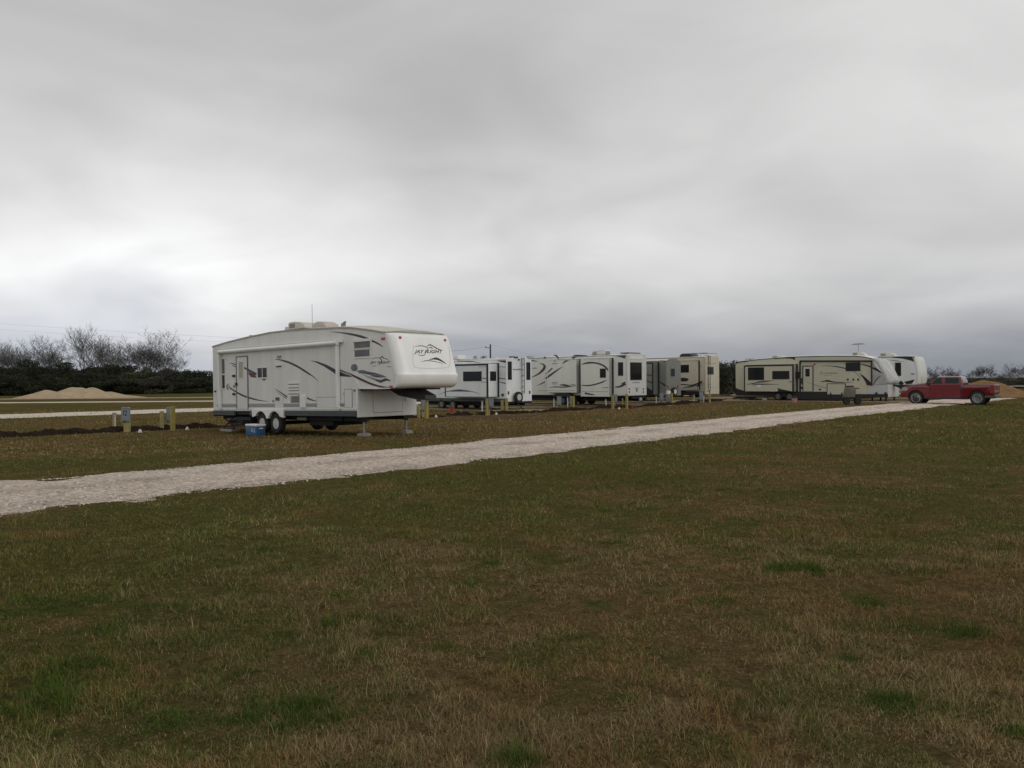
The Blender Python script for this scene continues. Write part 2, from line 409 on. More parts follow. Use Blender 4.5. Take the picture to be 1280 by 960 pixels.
# skirts, with a cut for the step, and the wheel fender
AX1 = A.S(347,531,.05)[0]; AX0 = AX1-.92; RW = .355
def skirt(x0, x1, sh=0):
    sk = MB()
    za0, za1 = zs0+(zs1-zs0)*x0/QX, zs0+(zs1-zs0)*x1/QX
    hb = zs1-zsb+.0
    sk.add([(x0,-.03,za0-hb+.03),(x1,-.03,za1-hb+.03),(x1,.03,za1-hb+.03),(x0,.03,za0-hb+.03),(x0,-.045,za0-.03),(x1,-.045,za1-.03),(x1,.03,za1),(x0,.03,za0)],
           [(0,3,2,1),(4,5,6,7),(0,1,5,4),(1,2,6,5),(2,3,7,6),(3,0,4,7)])
    sk.build('side_skirt', SKIRT, A.root, bevel=.008)
DX0 = A.S(296,500)[0]; DX1 = A.S(310.6,500)[0]
skirt(0, DX0-.15); skirt(DX1+.12, AX0-.55); skirt(AX1+.55, QX-.04)
MB().box(-.02,.03,.0,W,zs0-.25,zs0+.02).build('rear_bumper', SKIRT, A.root, bevel=.01)
lift_ = lambda x: zs0+(zs1-zs0)*x/QX
fz = lift_(AX0)
def arch(cx, r, a0, a1, n=10): return [(cx+r*math.cos(a0+(a1-a0)*i/n), RW+r*math.sin(a0+(a1-a0)*i/n)) for i in range(n+1)]
fp = [(AX0-.62, fz+.03),(AX0-.58, fz-.26)]+[p for p in arch(AX0, .44, pi*.80, .42)]+[p for p in arch(AX1, .44, pi-.42, pi*.20)]+[(AX1+.58, fz-.26),(AX1+.62, fz+.03)]
MB().prism(fp, -.09, .02).build('wheel_fender', CAP, A.root, bevel=.01)
wl = MB().box(AX0-.5, AX1+.5, .02, .06, fz-.3, fz-.02).build('wheel_well', BLACK, A.root)
for ax in (AX0, AX1):
    A.wheel(ax, RW, RW, y=-.02, w=.21, spokes=7); A.wheel(ax, RW, RW, y=W+.02, w=.21, side=1, spokes=8)
ch = MB().box(.1, QX-.05, .35, .5, lift_(2)-.35, lift_(2)-.15).box(.1, QX-.05, W-.5, W-.35, lift_(2)-.35, lift_(2)-.15)
for x in (AX0, AX1): ch.tube([(x,.1,RW),(x,W-.1,RW)], .05)
for x in (1, 2.5, 6, 8): ch.box(x, x+.1, .3, W-.3, lift_(2)-.33, lift_(2)-.18)
ch.box(0.05, QX-.06, .05, W-.05, lift_(2)-.17, lift_(2)-.05)
ch.box(5.9, 7.3, .5, 1.9, .3, lift_(2)-.2)
ch.build('chassis', FRAME, A.root)
p = A.S(377,523.5,.3); MB().box(p[0]-.25,p[0]+.3,.28,.42,p[1]-.05,p[1]+.06).build('gas_valve_cover', YELW, A.root, bevel=.01)
# front landing legs on pads
for yy in (.34, 2.1):
    x = QX-.12; g = tz(*(A.M @ Vector((x,yy,0))).xy)-A.M.translation.z-(x*.0161)
    l = MB().box(x-.055,x+.055,yy-.055,yy+.055,.45,zsb+.25).build('landing_leg', FRAME, A.root, bevel=.005)
    MB().tube([(x,yy,g+.1),(x,yy,.5)],.038,10).box(x-.11,x+.11,yy-.11,yy+.11,g+.09,g+.11).build('leg_foot', STEEL, l)
    MB().box(x-.17,x+.17,yy-.15,yy+.15,g-.02,g+.09).build('pad', CONC, l, bevel=.008)
# king pin box
MB().prism([(QX+.35,zb-.02),(QX+1.55,zb-.02),(QX+2.1,zb-.23),(QX+2.12,zb-.36),(QX+1.75,zb-.37),(QX+.8,zb-.22)], 1.0, 1.46).build('pin_box', BLACK, A.root, bevel=.01)
MB().tube([(QX+1.93,1.23,zb-.5),(QX+1.93,1.23,zb-.3)],.045,12).build('king_pin', STEEL, A.root)
# rear stabiliser jack and block
for yy in (.25, 1.9):
    sj = MB(); sj.tube([(.35,yy,.12),(.75,yy,.36),(1.1,yy,.52)],.025,6).tube([(1.1,yy,.12),(.75,yy,.36),(.3,yy,.52)],.025,6).box(.3,1.15,yy-.06,yy+.06,.08,.11)
    sj.build('scissor_jack', FRAME, A.root)
MB().box(.28,1.2,.1,.45,-.02,.075).build('pad', CONC, A.root, bevel=.008)
MB().box(1.3,2.1,.5,1.6,.28,.62).build('waste_tank', BLACK, A.root, bevel=.03)
MB().tube([(1.2,.25,.42),(1.7,.2,.38),(2.2,.25,.45)],.05,8).build('waste_pipe', BLACK, A.root)
# folding entry step
stp = MB().box(DX0-.2,DX1+.15,-.02,.3,.30,.56).box(DX0-.1,DX1+.05,-.32,.02,.30,.34).box(DX0-.1,DX0-.06,-.3,.1,.30,.46).box(DX1+.01,DX1+.05,-.3,.1,.30,.46)
stp.build('entry_step', FRAME, A.root, bevel=.004)
# roof gear
x, z = A.S(372,411.5,1.22)
vent(A, A.S(361,412,1.2)[0], A.S(361,412,1.2)[1]-.03, 1.2, l=.55, h=.12)
x, z = A.S(371,411,1.25); ac_unit(A, x, z-.05, 1.25, L=1.1, w=.72, h=.27)
x, z = A.S(399,410.5,1.3)
MB().prism([(x,z-.05),(x+.02,z+.15),(x+.25,z+.22),(x+.55,z+.20),(x+.8,z+.10),(x+.86,z-.05)], 1.0, 1.6).build('vent_cover', mat('pinkish_plastic',(.52,.45,.40),.5,noise=.08), A.root, bevel=.06, smooth=True, seg=3)
x, z = A.S(390.5,410,.9); MB().tube([(x,.9,z-.05),(x,.9,z+.85)],.008,5).build('whip_antenna', STEEL, A.root)
x, z = A.S(429,409,.4); MB().box(x-.06,x+.06,.35,.47,z-.05,z+.13).tube([(x,.4,z+.12),(x+.14,.4,z+.17)],.04,8).build('television_antenna', STEEL, A.root, bevel=.01)
x, z = A.S(316,421,1.2); vent(A, x, z-.05, 1.2)
# awning: roller, two arms
a0 = A.S(274,440,-.13); a1 = A.S(421,428.3,-.13)
aw = MB().tube([(a0[0],-.13,a0[1]),(a1[0],-.13,a1[1])],.075,14).build('awning_roller', CAP, A.root, smooth=True)
MB().tube([(a0[0]-.03,-.13,a0[1]),(a0[0]+.0,-.13,a0[1])],.085,14).build('end_cap', TRIM, aw); MB().tube([(a1[0],-.13,a1[1]),(a1[0]+.04,-.13,a1[1])],.085,14).build('end_cap', TRIM, aw)
for (u_, zt_) in ((275.8, a0[1]), (423.6, a1[1])):
    xb, zb_ = A.S(u_, 509.5, -.05)
    ar = MB().box(xb-.045,xb+.045,-.13,-.02,zb_,zt_+.05).build('awning_arm', CAP, A.root, bevel=.012)
    MB().box(xb-.07,xb+.07,-.11,0,zb_-.06,zb_+.04).build('bracket', TRIM, ar, bevel=.01); MB().box(xb-.05,xb+.25,-.1,0,zt_+.0,zt_+.05).build('bracket', TRIM, ar, bevel=.01)
r0 = A.S(270,439,0); r1 = A.S(430,426.5,0)
MB().add([(r0[0],-.015,r0[1]+.06),(r1[0],-.015,r1[1]+.06),(r1[0],.005,r1[1]+.06),(r0[0],.005,r0[1]+.06),(r0[0],-.015,r0[1]+.10),(r1[0],-.015,r1[1]+.10),(r1[0],.005,r1[1]+.10),(r0[0],.005,r0[1]+.10)],
     [(0,3,2,1),(4,5,6,7),(0,1,5,4),(1,2,6,5),(2,3,7,6),(3,0,4,7)]).build('awning_rail', TRIM, A.root, fix=False)
# lower wall bands and corner trims
b0 = A.S(272,505.4); b1 = A.S(430,504.4); b2 = A.S(430,508.6); b3 = A.S(272,509.2)
MB().prism([b0,b1,b2,b3], -.007, .002).build('lower_band', BAND, A.root)
A.strokes('moulding', [([(268,504),(350,503.6),(430,503)],[.8,.8,.8]), ([(268,511),(360,510.6),(446,510.8)],[2.0,2.0,2.0])], TRIM, th=.016)
A.strokes('corner_trim', [([(267.3,434.5),(268.5,511)],[1.4,1.4])], TRIM, th=.014); A.strokes('corner_trim', [([(446,477),(446,511)],[1.4,1.4])], TRIM, th=.014)
A.strokes('moulding', [([(430,463),(440,470),(446,477),(449,484)],[.01,.4,.9,1.2]), ([(448,485.2),(470,485.6),(488,485.2)],[1.6,1.6,1.4])], TRIM, th=.018)
# door
dr = A.rect('door', 296.2,447,310.3,511.5, WALL, th=.022, bevel=.012)
ds = MB(); (x0,z1),(x1,z0) = A.S(295.6,446.2), A.S(310.9,511.8)
for q in ((x0-.01,x0+.012,z0,z1),(x1-.03,x1+.012,z0,z1),(x0,x1,z1-.012,z1+.015)): ds.box(q[0],q[1],-.03,.0,q[2],q[3])
ds.build('door_frame', SEAM, dr)
A.window(298.7,452.6,304.6,472.2, m=BLIND, fr=TRIM, y=-.02, par=dr, fw=.03)
A.rect('handle', 294.9,478.3,297,481.8, BLACK, th=.05, y=-.02, par=dr)
for (a,b) in ((291.2,468.5),(291.6,491.2)): A.rect('door_catch', a,b,294.3,b+2.6, BLACK, th=.05)
gh = A.S(286,487); gh1 = A.S(286,480)
MB().tube([(gh[0],-.02,gh[1]),(gh[0],-.07,gh[1]+.05),(gh[0],-.07,gh1[1]-.05),(gh[0],-.02,gh1[1])],.018,6).build('grab_handle', BLACK, A.root)
A.rect('door_stop_plate', 292,481.5,294,484, STEEL, th=.03)
# windows
A.window(277.8,448.8,281.6,467, m=GLASSG, fr=TRIM, fw=.03)
A.window(277.9,468.9,281.7,485.4, m=GLASS, fr=TRIM, fw=.03)
A.window(322.4,460.2,334.2,471.5, m=GLASS, fr=TRIM, fw=.03, split='v')
w = A.window(443.3,427.2,463.2,434.6, m=GLASSG, fr=TRIM, fw=.045)
w = A.window(443.5,437.4,462.8,445.2, m=GLASSG, fr=TRIM, fw=.045)
A.rect('window_visor', 442.6,424.6,464.2,426.2, TRIM, th=.06)
# vents, hatches, fixtures
A.rect('porch_light', 347.5,444.6,351.5,447, STEEL, th=.05)
A.rect('range_vent', 345,455.8,352,457.2, TRIM, th=.07)
A.rect('drip_cap', 346,457.2,351,458.6, GREYD, th=.03)
for i,yy in enumerate((477.8,482.3,486,490)): A.rect('louvre', 360.6,yy,374,yy+1.9, TRIM, th=.028); A.rect('louvre_gap', 361,yy+1.95,373.6,yy+2.7, GREYD, th=.012)
A.rect('furnace_door', 344,495.6,354.6,510.4, WALL, th=.02); A.rect('furnace_grille', 345.2,496.6,350,500.8, GREYD, th=.032)
A.rect('vent_panel', 363.5,495,376.5,503.6, BAND, th=.018)
for i in range(4): A.rect('vent_slat', 365.5,496+i*1.8,375.8,496.7+i*1.8, GREYD, th=.024)
A.rect('propane_cover', 376.3,494.3,383.2,509.8, CAP, th=.07, bevel=.02)
def outlined(a,b,c,d,n='baggage_door'):
    o = A.rect(n, a,b,c,d, WALL, th=.018, bevel=.01)
    (x0,z1),(x1,z0) = A.S(a,b), A.S(c,d); f = MB()
    for q in ((x0-.018,x0,z0,z1),(x1,x1+.018,z0,z1),(x0-.018,x1+.018,z1,z1+.018),(x0-.018,x1+.018,z0-.018,z0)): f.box(q[0],q[1],-.010,0,q[2],q[3])
    f.build('seal', SEAM, o); return o
outlined(396.4,497,420.6,509.8); outlined(431,487,440.4,509.6)
A.rect('lock', 429.8,491.5,430.8,493, STEEL, th=.03); A.rect('lock', 429.8,504.5,430.8,506, STEEL, th=.03)
A.rect('outlet_cover', 442.4,486.6,444.6,489.4, STEEL, th=.03); A.rect('outlet_cover', 340.5,500,343,502.5, BAND, th=.02)
A.rect('window_lock', 328.5,473.8,332,475, GREYD, th=.03)
A.rect('marker_light', 268.3,488.2,270.4,490.2, BLACK, th=.03)
A.rect('marker_light', 477,422,481.2,424.6, AMBER, th=.03, bevel=.008)
A.rect('marker_light', 487.3,482,491.3,484.8, AMBER, th=.03, bevel=.008)
XC = QX+1.9
def capd(px, py, lift):
    y, z = A.E(px, py, XC); x = csurf(y, z, lift)
    y, z = A.E(px, py, x); x = csurf(y, z, lift); return (x, y, z)
def cap_strokes(name, items, m, lift=.005):
    mb = MB()
    for pts, ws in items:
        L, Rr = swoosh_poly(pts, ws); n = len(L)
        vs = [capd(*q, lift) for q in L]+[capd(*q, lift) for q in Rr]
        mb.add(vs, [(i, i+1, n+i+1, n+i) for i in range(n-1)])
    return mb.build(name, m, A.root, fix=False)
for (a,b) in ((499.5,422),(556.2,425.2)):
    x,y,z = capd(a,b,0); MB().lathe([(.0001,.05),(.03,.045),(.045,.02),(.045,-.03)],(x,y,z),'x',12).build('marker_light', AMBER, A.root, smooth=True)
cap_strokes('raised_panel_line', [([(517,431),(516,445),(517,456),(521,459.5),(530,460.3),(545,460.3),(557,459.6),(561,457),(562,446),(561,433)],[.5]*10)], ACM, .004)
# writing and emblem, nose
A.text('lettering', 'JAY FLIGHT', 518.5,437.2,552.5,442.8, NAVY, shear=.35, bold=.022, cap=capd)
cap_strokes('emblem', [([(518,433.5),(524,432.2),(530,432.8),(535,435.5),(533,440),(529,444)],[.2,.8,.8,.7,.6,.2]),
  ([(534,433),(537,431),(541,432.5),(546,435.5),(552,437.8)],[.4,1.4,1.0,1.1,.2]), ([(536,434.5),(539,434.5),(541,436)],[.5,1.2,.4]), ([(543,434),(547,436),(549,437)],[.3,.8,.2]), ([(522,443.3),(528,444.2),(532,443)],[.3,.8,.3])], NAVY)
cap_strokes('emblem', [([(526,452.5),(531,451),(536,450.8),(541,451.4),(547,452.6),(553,454)],[.2,.7,.9,.7,.6,.3]), ([(536,449.4),(541,448.6),(545,448.2),(549,449.5),(554,452.3),(557.5,455)],[.3,1.6,3.0,2.2,1.3,.2])], NAVY)
# writing and emblem, side
A.text('lettering', 'JAY FLIGHT', 463,451.4,487.5,455.6, NAVY, shear=.3, bold=.012)
A.marks('lettering', 482.5,457.8,489.5,458.9, GREYD, n=5)
A.strokes('emblem', [([(465,448.8),(470,447.2),(475,448),(477,452),(473,456.5)],[.2,.7,.7,.8,.3]), ([(475,448.5),(477.5,446),(480,448)],[.4,1.5,.5]), ([(479,447.5),(483,448.6),(486,450.4)],[.4,.9,.2]), ([(464.5,457.2),(468,457.6),(471,456.8)],[.2,.6,.2])], NAVY, th=.005)
# stripes
st = lambda items, m, n='stripe', th=.004: A.strokes(n, [(p, [w*1.3 for w in ws]) for p, ws in items], m, th=th)
st([([(413,414.6),(427.5,416),(440,418),(451,420.6),(461,423.7)],[.2,1.1,1.9,2.3,1.6]), ([(465,426),(472.5,429.4),(479,433.7)],[1.7,1.5,.2])], NAVY)
st([([(344,449),(352,450.2),(360,452.4),(370,456.8),(380,462.8),(390,469.5),(398.5,477)],[.4,1.1,1.5,1.6,1.4,.9,.15])], MAROON)
st([([(350,450.4),(360,453.4),(370,457.9),(380,463.9),(388,469.3)],[.2,.7,.8,.7,.2])], NAVY, th=.0055)
A.poly('stripe', [(387,450.3),(397,451.8),(408,455.8),(421,462.6),(433,468),(444,471.2),(436,471),(423,470.2),(415.5,464.8),(405,458),(395,453)], NAVY)
st([([(424,462.6),(438,468.2),(452,474.8),(466,480.5),(478,483.6),(488,484.3)],[.4,1.2,2.0,2.0,1.5,.5])], MAROON, th=.006)
st([([(424,461.6),(438,467.2),(452,473.6),(462,477.8)],[.3,.9,.8,.1]), ([(462,480),(476,484),(487,484.9)],[.2,.8,.4])], NAVY, th=.0075)
st([([(306,459.6),(313,463.5),(320.3,467.6)],[1.4,1.6,1.9])], NAVY, th=.028)
A.poly('stripe', [(311,464.6),(318.2,468.2),(321,472.1),(314,471.6),(311,467.4)], MAROON)
st([([(287,453.8),(291.5,454.6),(296.4,456.6)],[.2,.9,1.2])], NAVY)
st([([(290,456.2),(296.4,459.6)],[.4,1.0])], NAVY)
st([([(285.6,482.6),(290,486.6),(295.5,490)],[.4,1.2,1.4]), ([(311,497),(318,499),(327,500.9),(336,501.7)],[1.6,1.3,.7,.15])], NAVY)
st([([(296.5,490.4),(303,493.7),(309.5,496.5)],[1.4,1.6,1.6])], NAVY, th=.028)
st([([(344,486),(351,490.6),(359,496)],[.25,.8,1.3]), ([(345,488.6),(352,494),(358.4,498.3)],[.2,.4,.8])], NAVY)
st([([(373,494.5),(376,495)],[.8,1.2]), ([(384,497.6),(390,500),(395.6,501.5)],[1.6,1.2,.3])], MAROON)
# landscape picture under the nose window
def blob(cx, cy, rx, ry, n=18, s=1): 
    rr = random.Random(s); return [(cx+rx*math.cos(2*pi*i/n)*(1+.15*rr.random()), cy+ry*math.sin(2*pi*i/n)*(1+.15*rr.random())) for i in range(n)]
A.poly('mural', blob(443,459.6,4,4.4), GREYV)
A.poly('mural', [(446,463.4),(453,462.4),(461,464.4),(470,466.2),(479,469),(484,471.8),(476,471.6),(468,470.4),(458,467.5),(449,466.6)], GREYV, th=.005)
A.poly('mural', [(452,467.2),(462,470.2),(472,473.4),(484,475.4),(478,478.2),(470,475.6),(460,472.4)], mat('pale_grey_vinyl',(.36,.37,.39),.4), th=.0062)
st([([(464,469.6),(471,470.8),(478,471.6)],[.3,1.1,.3]), ([(470,474.4),(476,476.6),(482,474.4),(488,476)],[.3,1.6,2.4,.5]), ([(464,472.5),(471,475.8),(477,478.4)],[.2,.9,.6]), ([(454,465.6),(462,466.6),(470,466)],[.3,.7,.2])], NAVY, 'mural', th=.0085)
# ================================================================== blue cooler
cl = empty('ice_cooler', (0,0,0), 'blue ice cooler with white lid on the grass by the trailer wheels', 'cooler')
xo = A.S(306.5,540,-.66)[0]; g0 = A.M @ Vector((xo,-.47,0)); g0.z = tz(g0.x, g0.y); cl.location = g0; cl.rotation_euler = (0,0,-TH+.04)
bw = 0.70
MB().prism([(0.02,0),(bw-.02,0),(bw,.34),(0,.34)], -.19, .19).build('tub', mat('cooler_blue',(.035,.11,.25),.45,noise=.12,nscale=5), cl, bevel=.02, seg=3, smooth=True)
MB().box(-.01,bw+.01,-.2,.2,.345,.42).build('lid', TRIM, cl, bevel=.018, seg=3, smooth=True)
MB().box(-.03,0,-.07,.07,.25,.29).build('handle', TRIM, cl, bevel=.006); MB().box(bw,bw+.03,-.07,.07,.25,.29).build('handle', TRIM, cl, bevel=.006)
vs, fs = text2d('C J', .02)
MB().add([(.40+.2*a,-.197,.12+.15*b) for a,b in vs], fs).build('lettering', TRIM, cl, fix=False)
# ================================================================== the trailers behind
GRP = 'camper trailers parked in the far row'
def simple_body(V, poly, W, m, name='body', bevel=.03): return MB().prism(poly, 0, W).build(name, m, V.root, bevel=bevel)
def under(V, x0, x1, W, zt, zb=.42, axles=(), r=.36, rim=None, inset=.03, spokes=6, drop=.2):
    c = MB().box(x0, x1, .08, W-.08, zt-.14, zt).box(x0+.1, x1-.1, .4, .52, zb-.02, zt-.1).box(x0+.1, x1-.1, W-.52, W-.4, zb-.02, zt-.1)
    c.box(x0+(x1-x0)*.3, x0+(x1-x0)*.5, .5, W-.5, zt-.14-drop, zt-.1)
    for a in axles: c.tube([(a,.1,r),(a,W-.1,r)],.05)
    c.build('chassis', FRAME, V.root)
    for a in axles:
        V.wheel(a, r, r, y=-inset, w=.21, rim=rim, spokes=spokes); V.wheel(a, r, r, y=W+inset, w=.21, rim=rim, side=1, spokes=spokes)
def slide(V, a, b, c, d, depth, m, y_w=0.0, trimm=None, tw=.05, name='slide_out', par=None, fl=.13):
    """slide-out room: photo box a,b,c,d on its own front plane (y=-depth)"""
    (x0,z1),(x1,z0) = V.S(a,b,-depth), V.S(c,d,-depth)
    o = MB().box(x0,x1,-depth,.05,z0,z1).build(name, m, V.root, bevel=.015)
    t = MB()
    for q in ((x0-.01,x0+tw),(x1-tw,x1+.012)): t.box(q[0],q[1],-depth-.012,-depth+.02,z0-.01,z1+.01)
    t.box(x0-.01,x1+.012,-depth-.014,-depth+.02,z1-tw,z1+.014)
    t.box(x1-.002,x1+.014,-depth-.01,-depth+tw*.8,z0,z1)
    if trimm: t.build('edge_trim', trimm, o)
    f = MB().box(x1+.0,x1+fl,-.03,.0,z0-.03,z1+.05).box(x0-.06,x1+fl,-.03,.0,z1+.0,z1+.05).box(x0-.06,x0,-.03,0,z0-.03,z1+.05)
    f.build('wall_flange', BLACK, o)
    return o, (x0,x1,z0,z1)
def ladder(V, px0, px1, py0, py1, x=0.0, n=7, m=None, steps_only=None):
    y0, z1 = V.E(px0, py0, x+.12); y1, z0 = V.E(px1, py1, x+.12)
    t = MB()
    for y in (y0,y1): t.tube([(x,y,z0),(x+.12,y,z0+.06),(x+.12,y,z1),(x-.25,y,z1+.03)],.022,6)
    for i in range(n):
        z = z0+.15+(z1-z0-.2)*i/(n-1); t.tube([(x+.12,y0,z),(x+.12,y1,z)],.02,6)
    for z in (z0+.4,(z0+z1)/2,z1-.3):
        for y in (y0,y1): t.tube([(x,y,z),(x+.12,y,z)],.01,5)
    return t.build('ladder', m or BLACK, V.root)
def spare(V, px, py, r=.36, x=0.0, rimc=None):
    y, z = V.E(px, py, x+.2)
    w = MB().lathe([(r*.55,0),(r*.8,.02),(r*.96,.0),(r,-.05),(r,-.17),(r*.8,-.2)],(x+.25,y,z),'x',30).build('spare_wheel', RUB, V.root, smooth=True)
    MB().lathe([(r*.57,.004),(r*.5,.016),(r*.2,.01),(.0001,.02)],(x+.25,y,z),'x',24).build('rim', rimc or RIM, w)
    return w
# ---- B: white travel trailer with a black framed slide-out
B = Veh('travel_trailer', 632.6, 50, 'white travel trailer with black framed slide-out, behind the nose of the nearest trailer', 'camper trailer', GRP)
WB = 2.44; LB = 8.8
t0 = B.S(632.6,449.2)[1]; bz = B.S(632,502.5)[1]; sz = B.S(600,496.2)[1]
simple_body(B, [(-LB,bz),(-LB-.1,bz+1.0),(-LB+.35,t0-.25),(-LB+.8,t0-.01),(0,t0),(0,bz)], WB, WHT)
rfB = roof_part(B, [(-LB+.7,t0),(-4,t0+.01),(0.02,t0)], WB, ROOFM, crown=.13, trim=TRIM)
# arched rear wall panel
pts = [(-.01,bz-.02)]+[(WB*i/12-.01+.02*i/12, t0+.16*(1-(2*i/12-1)**2)) for i in range(13)]+[(WB+.01,bz-.02)]
MB().prismx(pts, 0.0, .035).build('rear_wall', WHT, B.root, bevel=.01)
B.strokes('stripe', [([(571,450.2),(600,449.9),(632,450)],[.9]*3), ([(572,451.6),(590,452),(601,454)],[1.2,1.0,.1]), ([(622,451),(632.3,452.3)],[.3,2.8]), ([(624,458.4),(632,458.8)],[.6,.6])], BLACK)
B.strokes('stripe', [([(623,472.8),(632,473.6)],[1.0,.9]), ([(623,477.3),(632,479.2)],[.5,1.4])], BLACK)
so, sb = slide(B, 556, 456.2, 609.5, 496.2, .95, WHT, trimm=BLACK, tw=.09)
B.window(579.6,465.2,601.6,475.7, y=-.95, par=so)
B.strokes('stripe', [([(603,472.9),(608,472.9)],[1,1]), ([(601,477.6),(608,477.8)],[.5,.5]), ([(598,458.5),(608,458.5)],[.5,.5])], BLACK, y=-.95)
B.strokes('stripe', [([(549,493),(559,489.4),(568,488),(577,487.4),(590,489.5),(600,492.4)],[.2,.8,1.3,1.0,.9,.1]), ([(563,489.6),(575,488.6),(587,489.6)],[.2,1.6,.3])], GREYD, y=-.95)
MB().box(sb[0],sb[1],-.93,-.5,sb[2]-.02,sb[2]+.0).build('slide_floor', BLACK, so)
x1 = sb[1]; (q0,zz1) = B.E(611.9,464.6,x1)[0:2]; B.window(613,464.9,619.5,475.3, end=x1+.0, par=so)
# dark lower skirt and the bath window corner
(xa,za),(xb,zb2) = B.S(540,496.2), B.S(609.5,502.8)
MB().box(-LB,-.0,-.02,.02,bz,B.S(630,496.4)[1]-.1).build('side_skirt', SKIRT, B.root, bevel=.01)
c = B.E(649,500); MB().box(0.036,.14,.1,WB-.1,bz-.1,bz+.02).build('rear_bumper', FRAME, B.root, bevel=.01)
B.window(635,452.4,639.2,474, end=.035, fw=.03); B.window(658.2,453.4,662.4,474.2, end=.035, fw=.03)
for px,pz in ((635.5,491),(662,490.3)):
    y,z = B.E(px,pz,.035); MB().box(.03,.06,y-.07,y+.07,z-.10,z+.10).build('tail_light', [REDL], B.root, bevel=.015)
ladder(B, 652.2, 655.6, 447.5, 492.5, .035, m=BLACK)
spare(B, 648.6, 496.6, .36, .1)
B.marks('lettering', 641.5,460.6,652,462.8, GREYD, n=7, end=.037)
y,z = B.E(648,449.8,.035); MB().lathe([(.0001,.08),(.05,.07),(.06,0)],(.035,y,z),'x',10).build('camera_housing', BLACK, B.root)
vent(B,-2.2,t0+.1,1.2); vent(B,-.4,t0+.1,.9,m=BLACK,l=.5)
x,z = B.S(574,446,1.2); MB().box(x-.25,x+.28,.8,1.6,t0+.14,t0+.42).build('air_conditioner', TRIM, B.root, bevel=.03); MB().box(x-.3,x+.33,.75,1.65,t0+.08,t0+.15).build('unit_base', BLACK, B.root)
under(B, -LB+.1, -.1, WB, bz+.05, .3, axles=(B.S(566,505)[0]-.0, B.S(552,505)[0]), r=.33, rim=RIMD, drop=.12)
MB().tube([(.1,.75,bz),(.35,1.35,-.0)],.035,6).build('stabiliser_leg', BLACK, B.root)
y,z = B.S(628.5,493.5); MB().box(y-.08,y+.08,-.05,0,z-.08,z+.08).build('outlet_cover', BLACK, B.root)
# ---- C: warm white long fifth wheel
C = Veh('fifth_wheel_trailer', 783.1, 57, 'long warm-white fifth wheel with curling grey stripes and wide dark rear window', 'camper trailer', GRP)
WC = 2.5; LC = 13.4
t0 = C.S(783,443.9)[1]; bz = C.S(783,494.6)[1]; bzs = C.S(690,494.8)[1]
bodyC = simple_body(C, [(-LC+2.2,bz),(-LC+2.2,bz+.75),(-LC+.1,bz+.8),(-LC-.25,bz+1.4),(-LC+.5,t0-.35),(-LC+1.5,t0-.02),(0,t0),(0,bz)], WC, OFFW)
roof_part(C, [(-LC+1.3,t0-.01),(-8,t0+.01),(-4,t0+.01),(0,t0)], WC, TRIM, crown=.09, trim=BAND)
MB().prismx([(-.02,bz-.01),(-.02,t0+.02),(.3,t0+.12),(WC-.3,t0+.12),(WC+.02,t0+.02),(WC+.02,bz-.01)], 0, .10).build('rear_cap', mat('pearl_cap',(.62,.62,.60),.3,noise=.05), C.root, bevel=.03, seg=3)
C.window(788,453.6,801.6,474.2, m=GLASS, end=.10, fw=.05)
C.marks('lettering', 791,477.2,800,478.9, GREYD, n=8, end=.102)
C.strokes('emblem', [([(793,485.5),(796,484.6),(799,485.5)],[.5,.7,.5]), ([(796,486),(796,489.6)],[2.2,1.6])], GREYD, end=.102)
for px in (786.6,804.2):
    for pz in (486.2,490):
        y,z = C.E(px,pz,.10); MB().lathe([(.0001,.035),(.06,.03),(.075,.0)],(.10,y,z),'x',12).build('tail_light', REDL, C.root)
C.erect('rear_top_vent', 786.5,445,803.5,449.5, OFFW, th=.03, x=.10)
y0,z = C.E(790,443,0); 
tv = MB()
for i in range(5): tv.box(-.9+.16*i,-.8+.16*i,.55,2.1,t0+.14,t0+.22)
tv.build('roof_rack', GREYD, C.root)
s1, b1 = slide(C, 684, 450.5, 720.3, 490.8, .45, OFFW, trimm=OFFW, tw=.03)
s2, b2 = slide(C, 726, 449.3, 761, 496.0, .45, OFFW, trimm=OFFW, tw=.03)
for (o_, b_) in ((s1,b1),(s2,b2)): MB().box(b_[1]+.0,b_[1]+.012,-.44,-.02,b_[2],b_[3]-.02).build('end_wall', SILV, o_)
C.window(750.6,461.4,756.8,471.4, y=-.45, par=s2, fw=.04); C.window(773.2,453.6,778.4,469, fw=.04)
st = lambda V, items, m, n='stripe', th=.006, y=0.0: V.strokes(n, items, m, th=th, y=y)
DK = GREYD
_st = st
st = lambda V, items, m, n='stripe', th=.006, y=0.0: _st(V, [(p, [w*1.45 for w in ws]) for p, ws in items], m, n, th, y)
DK2 = mat('charcoal_vinyl', (.05,.05,.048), .4)
st(C, [([(664.6,471.4),(669.5,469.4),(675,466),(679,462),(680.8,458.4),(679,455.4),(674.3,454.2)],[.5,1,1.6,2.2,2.2,1.2,.2])], DK2)
st(C, [([(664,450.4),(668,451.2),(672.4,451.6)],[1.0,.9,.2])], DK2)
st(C, [([(692,443.8),(695,444.6),(697,446.4),(698.4,449.2)],[.3,1.4,1.3,.5])], DK2, y=-.45)
st(C, [([(681.6,468),(686,464.4),(690.4,460.2)],[.3,1.0,1.2]), ([(682,473.2),(688,468.8),(695,463.8),(703.6,458.2)],[1.4,1.7,1.3,.2]), ([(671.5,482),(677,479.4),(681.4,477.2)],[.2,.9,1.2])], DK2, y=-.45)
st(C, [([(703,454.8),(707,451.6),(712.6,449.4)],[.3,1.4,.5])], DK2, y=-.45)
st(C, [([(715.6,448),(719,445.4),(727,444.7),(735,444.6)],[2.2,2.6,1.4,.3]), ([(768,444.4),(776,445.4),(781.8,446.6)],[.3,1.6,2.8])], DK2)
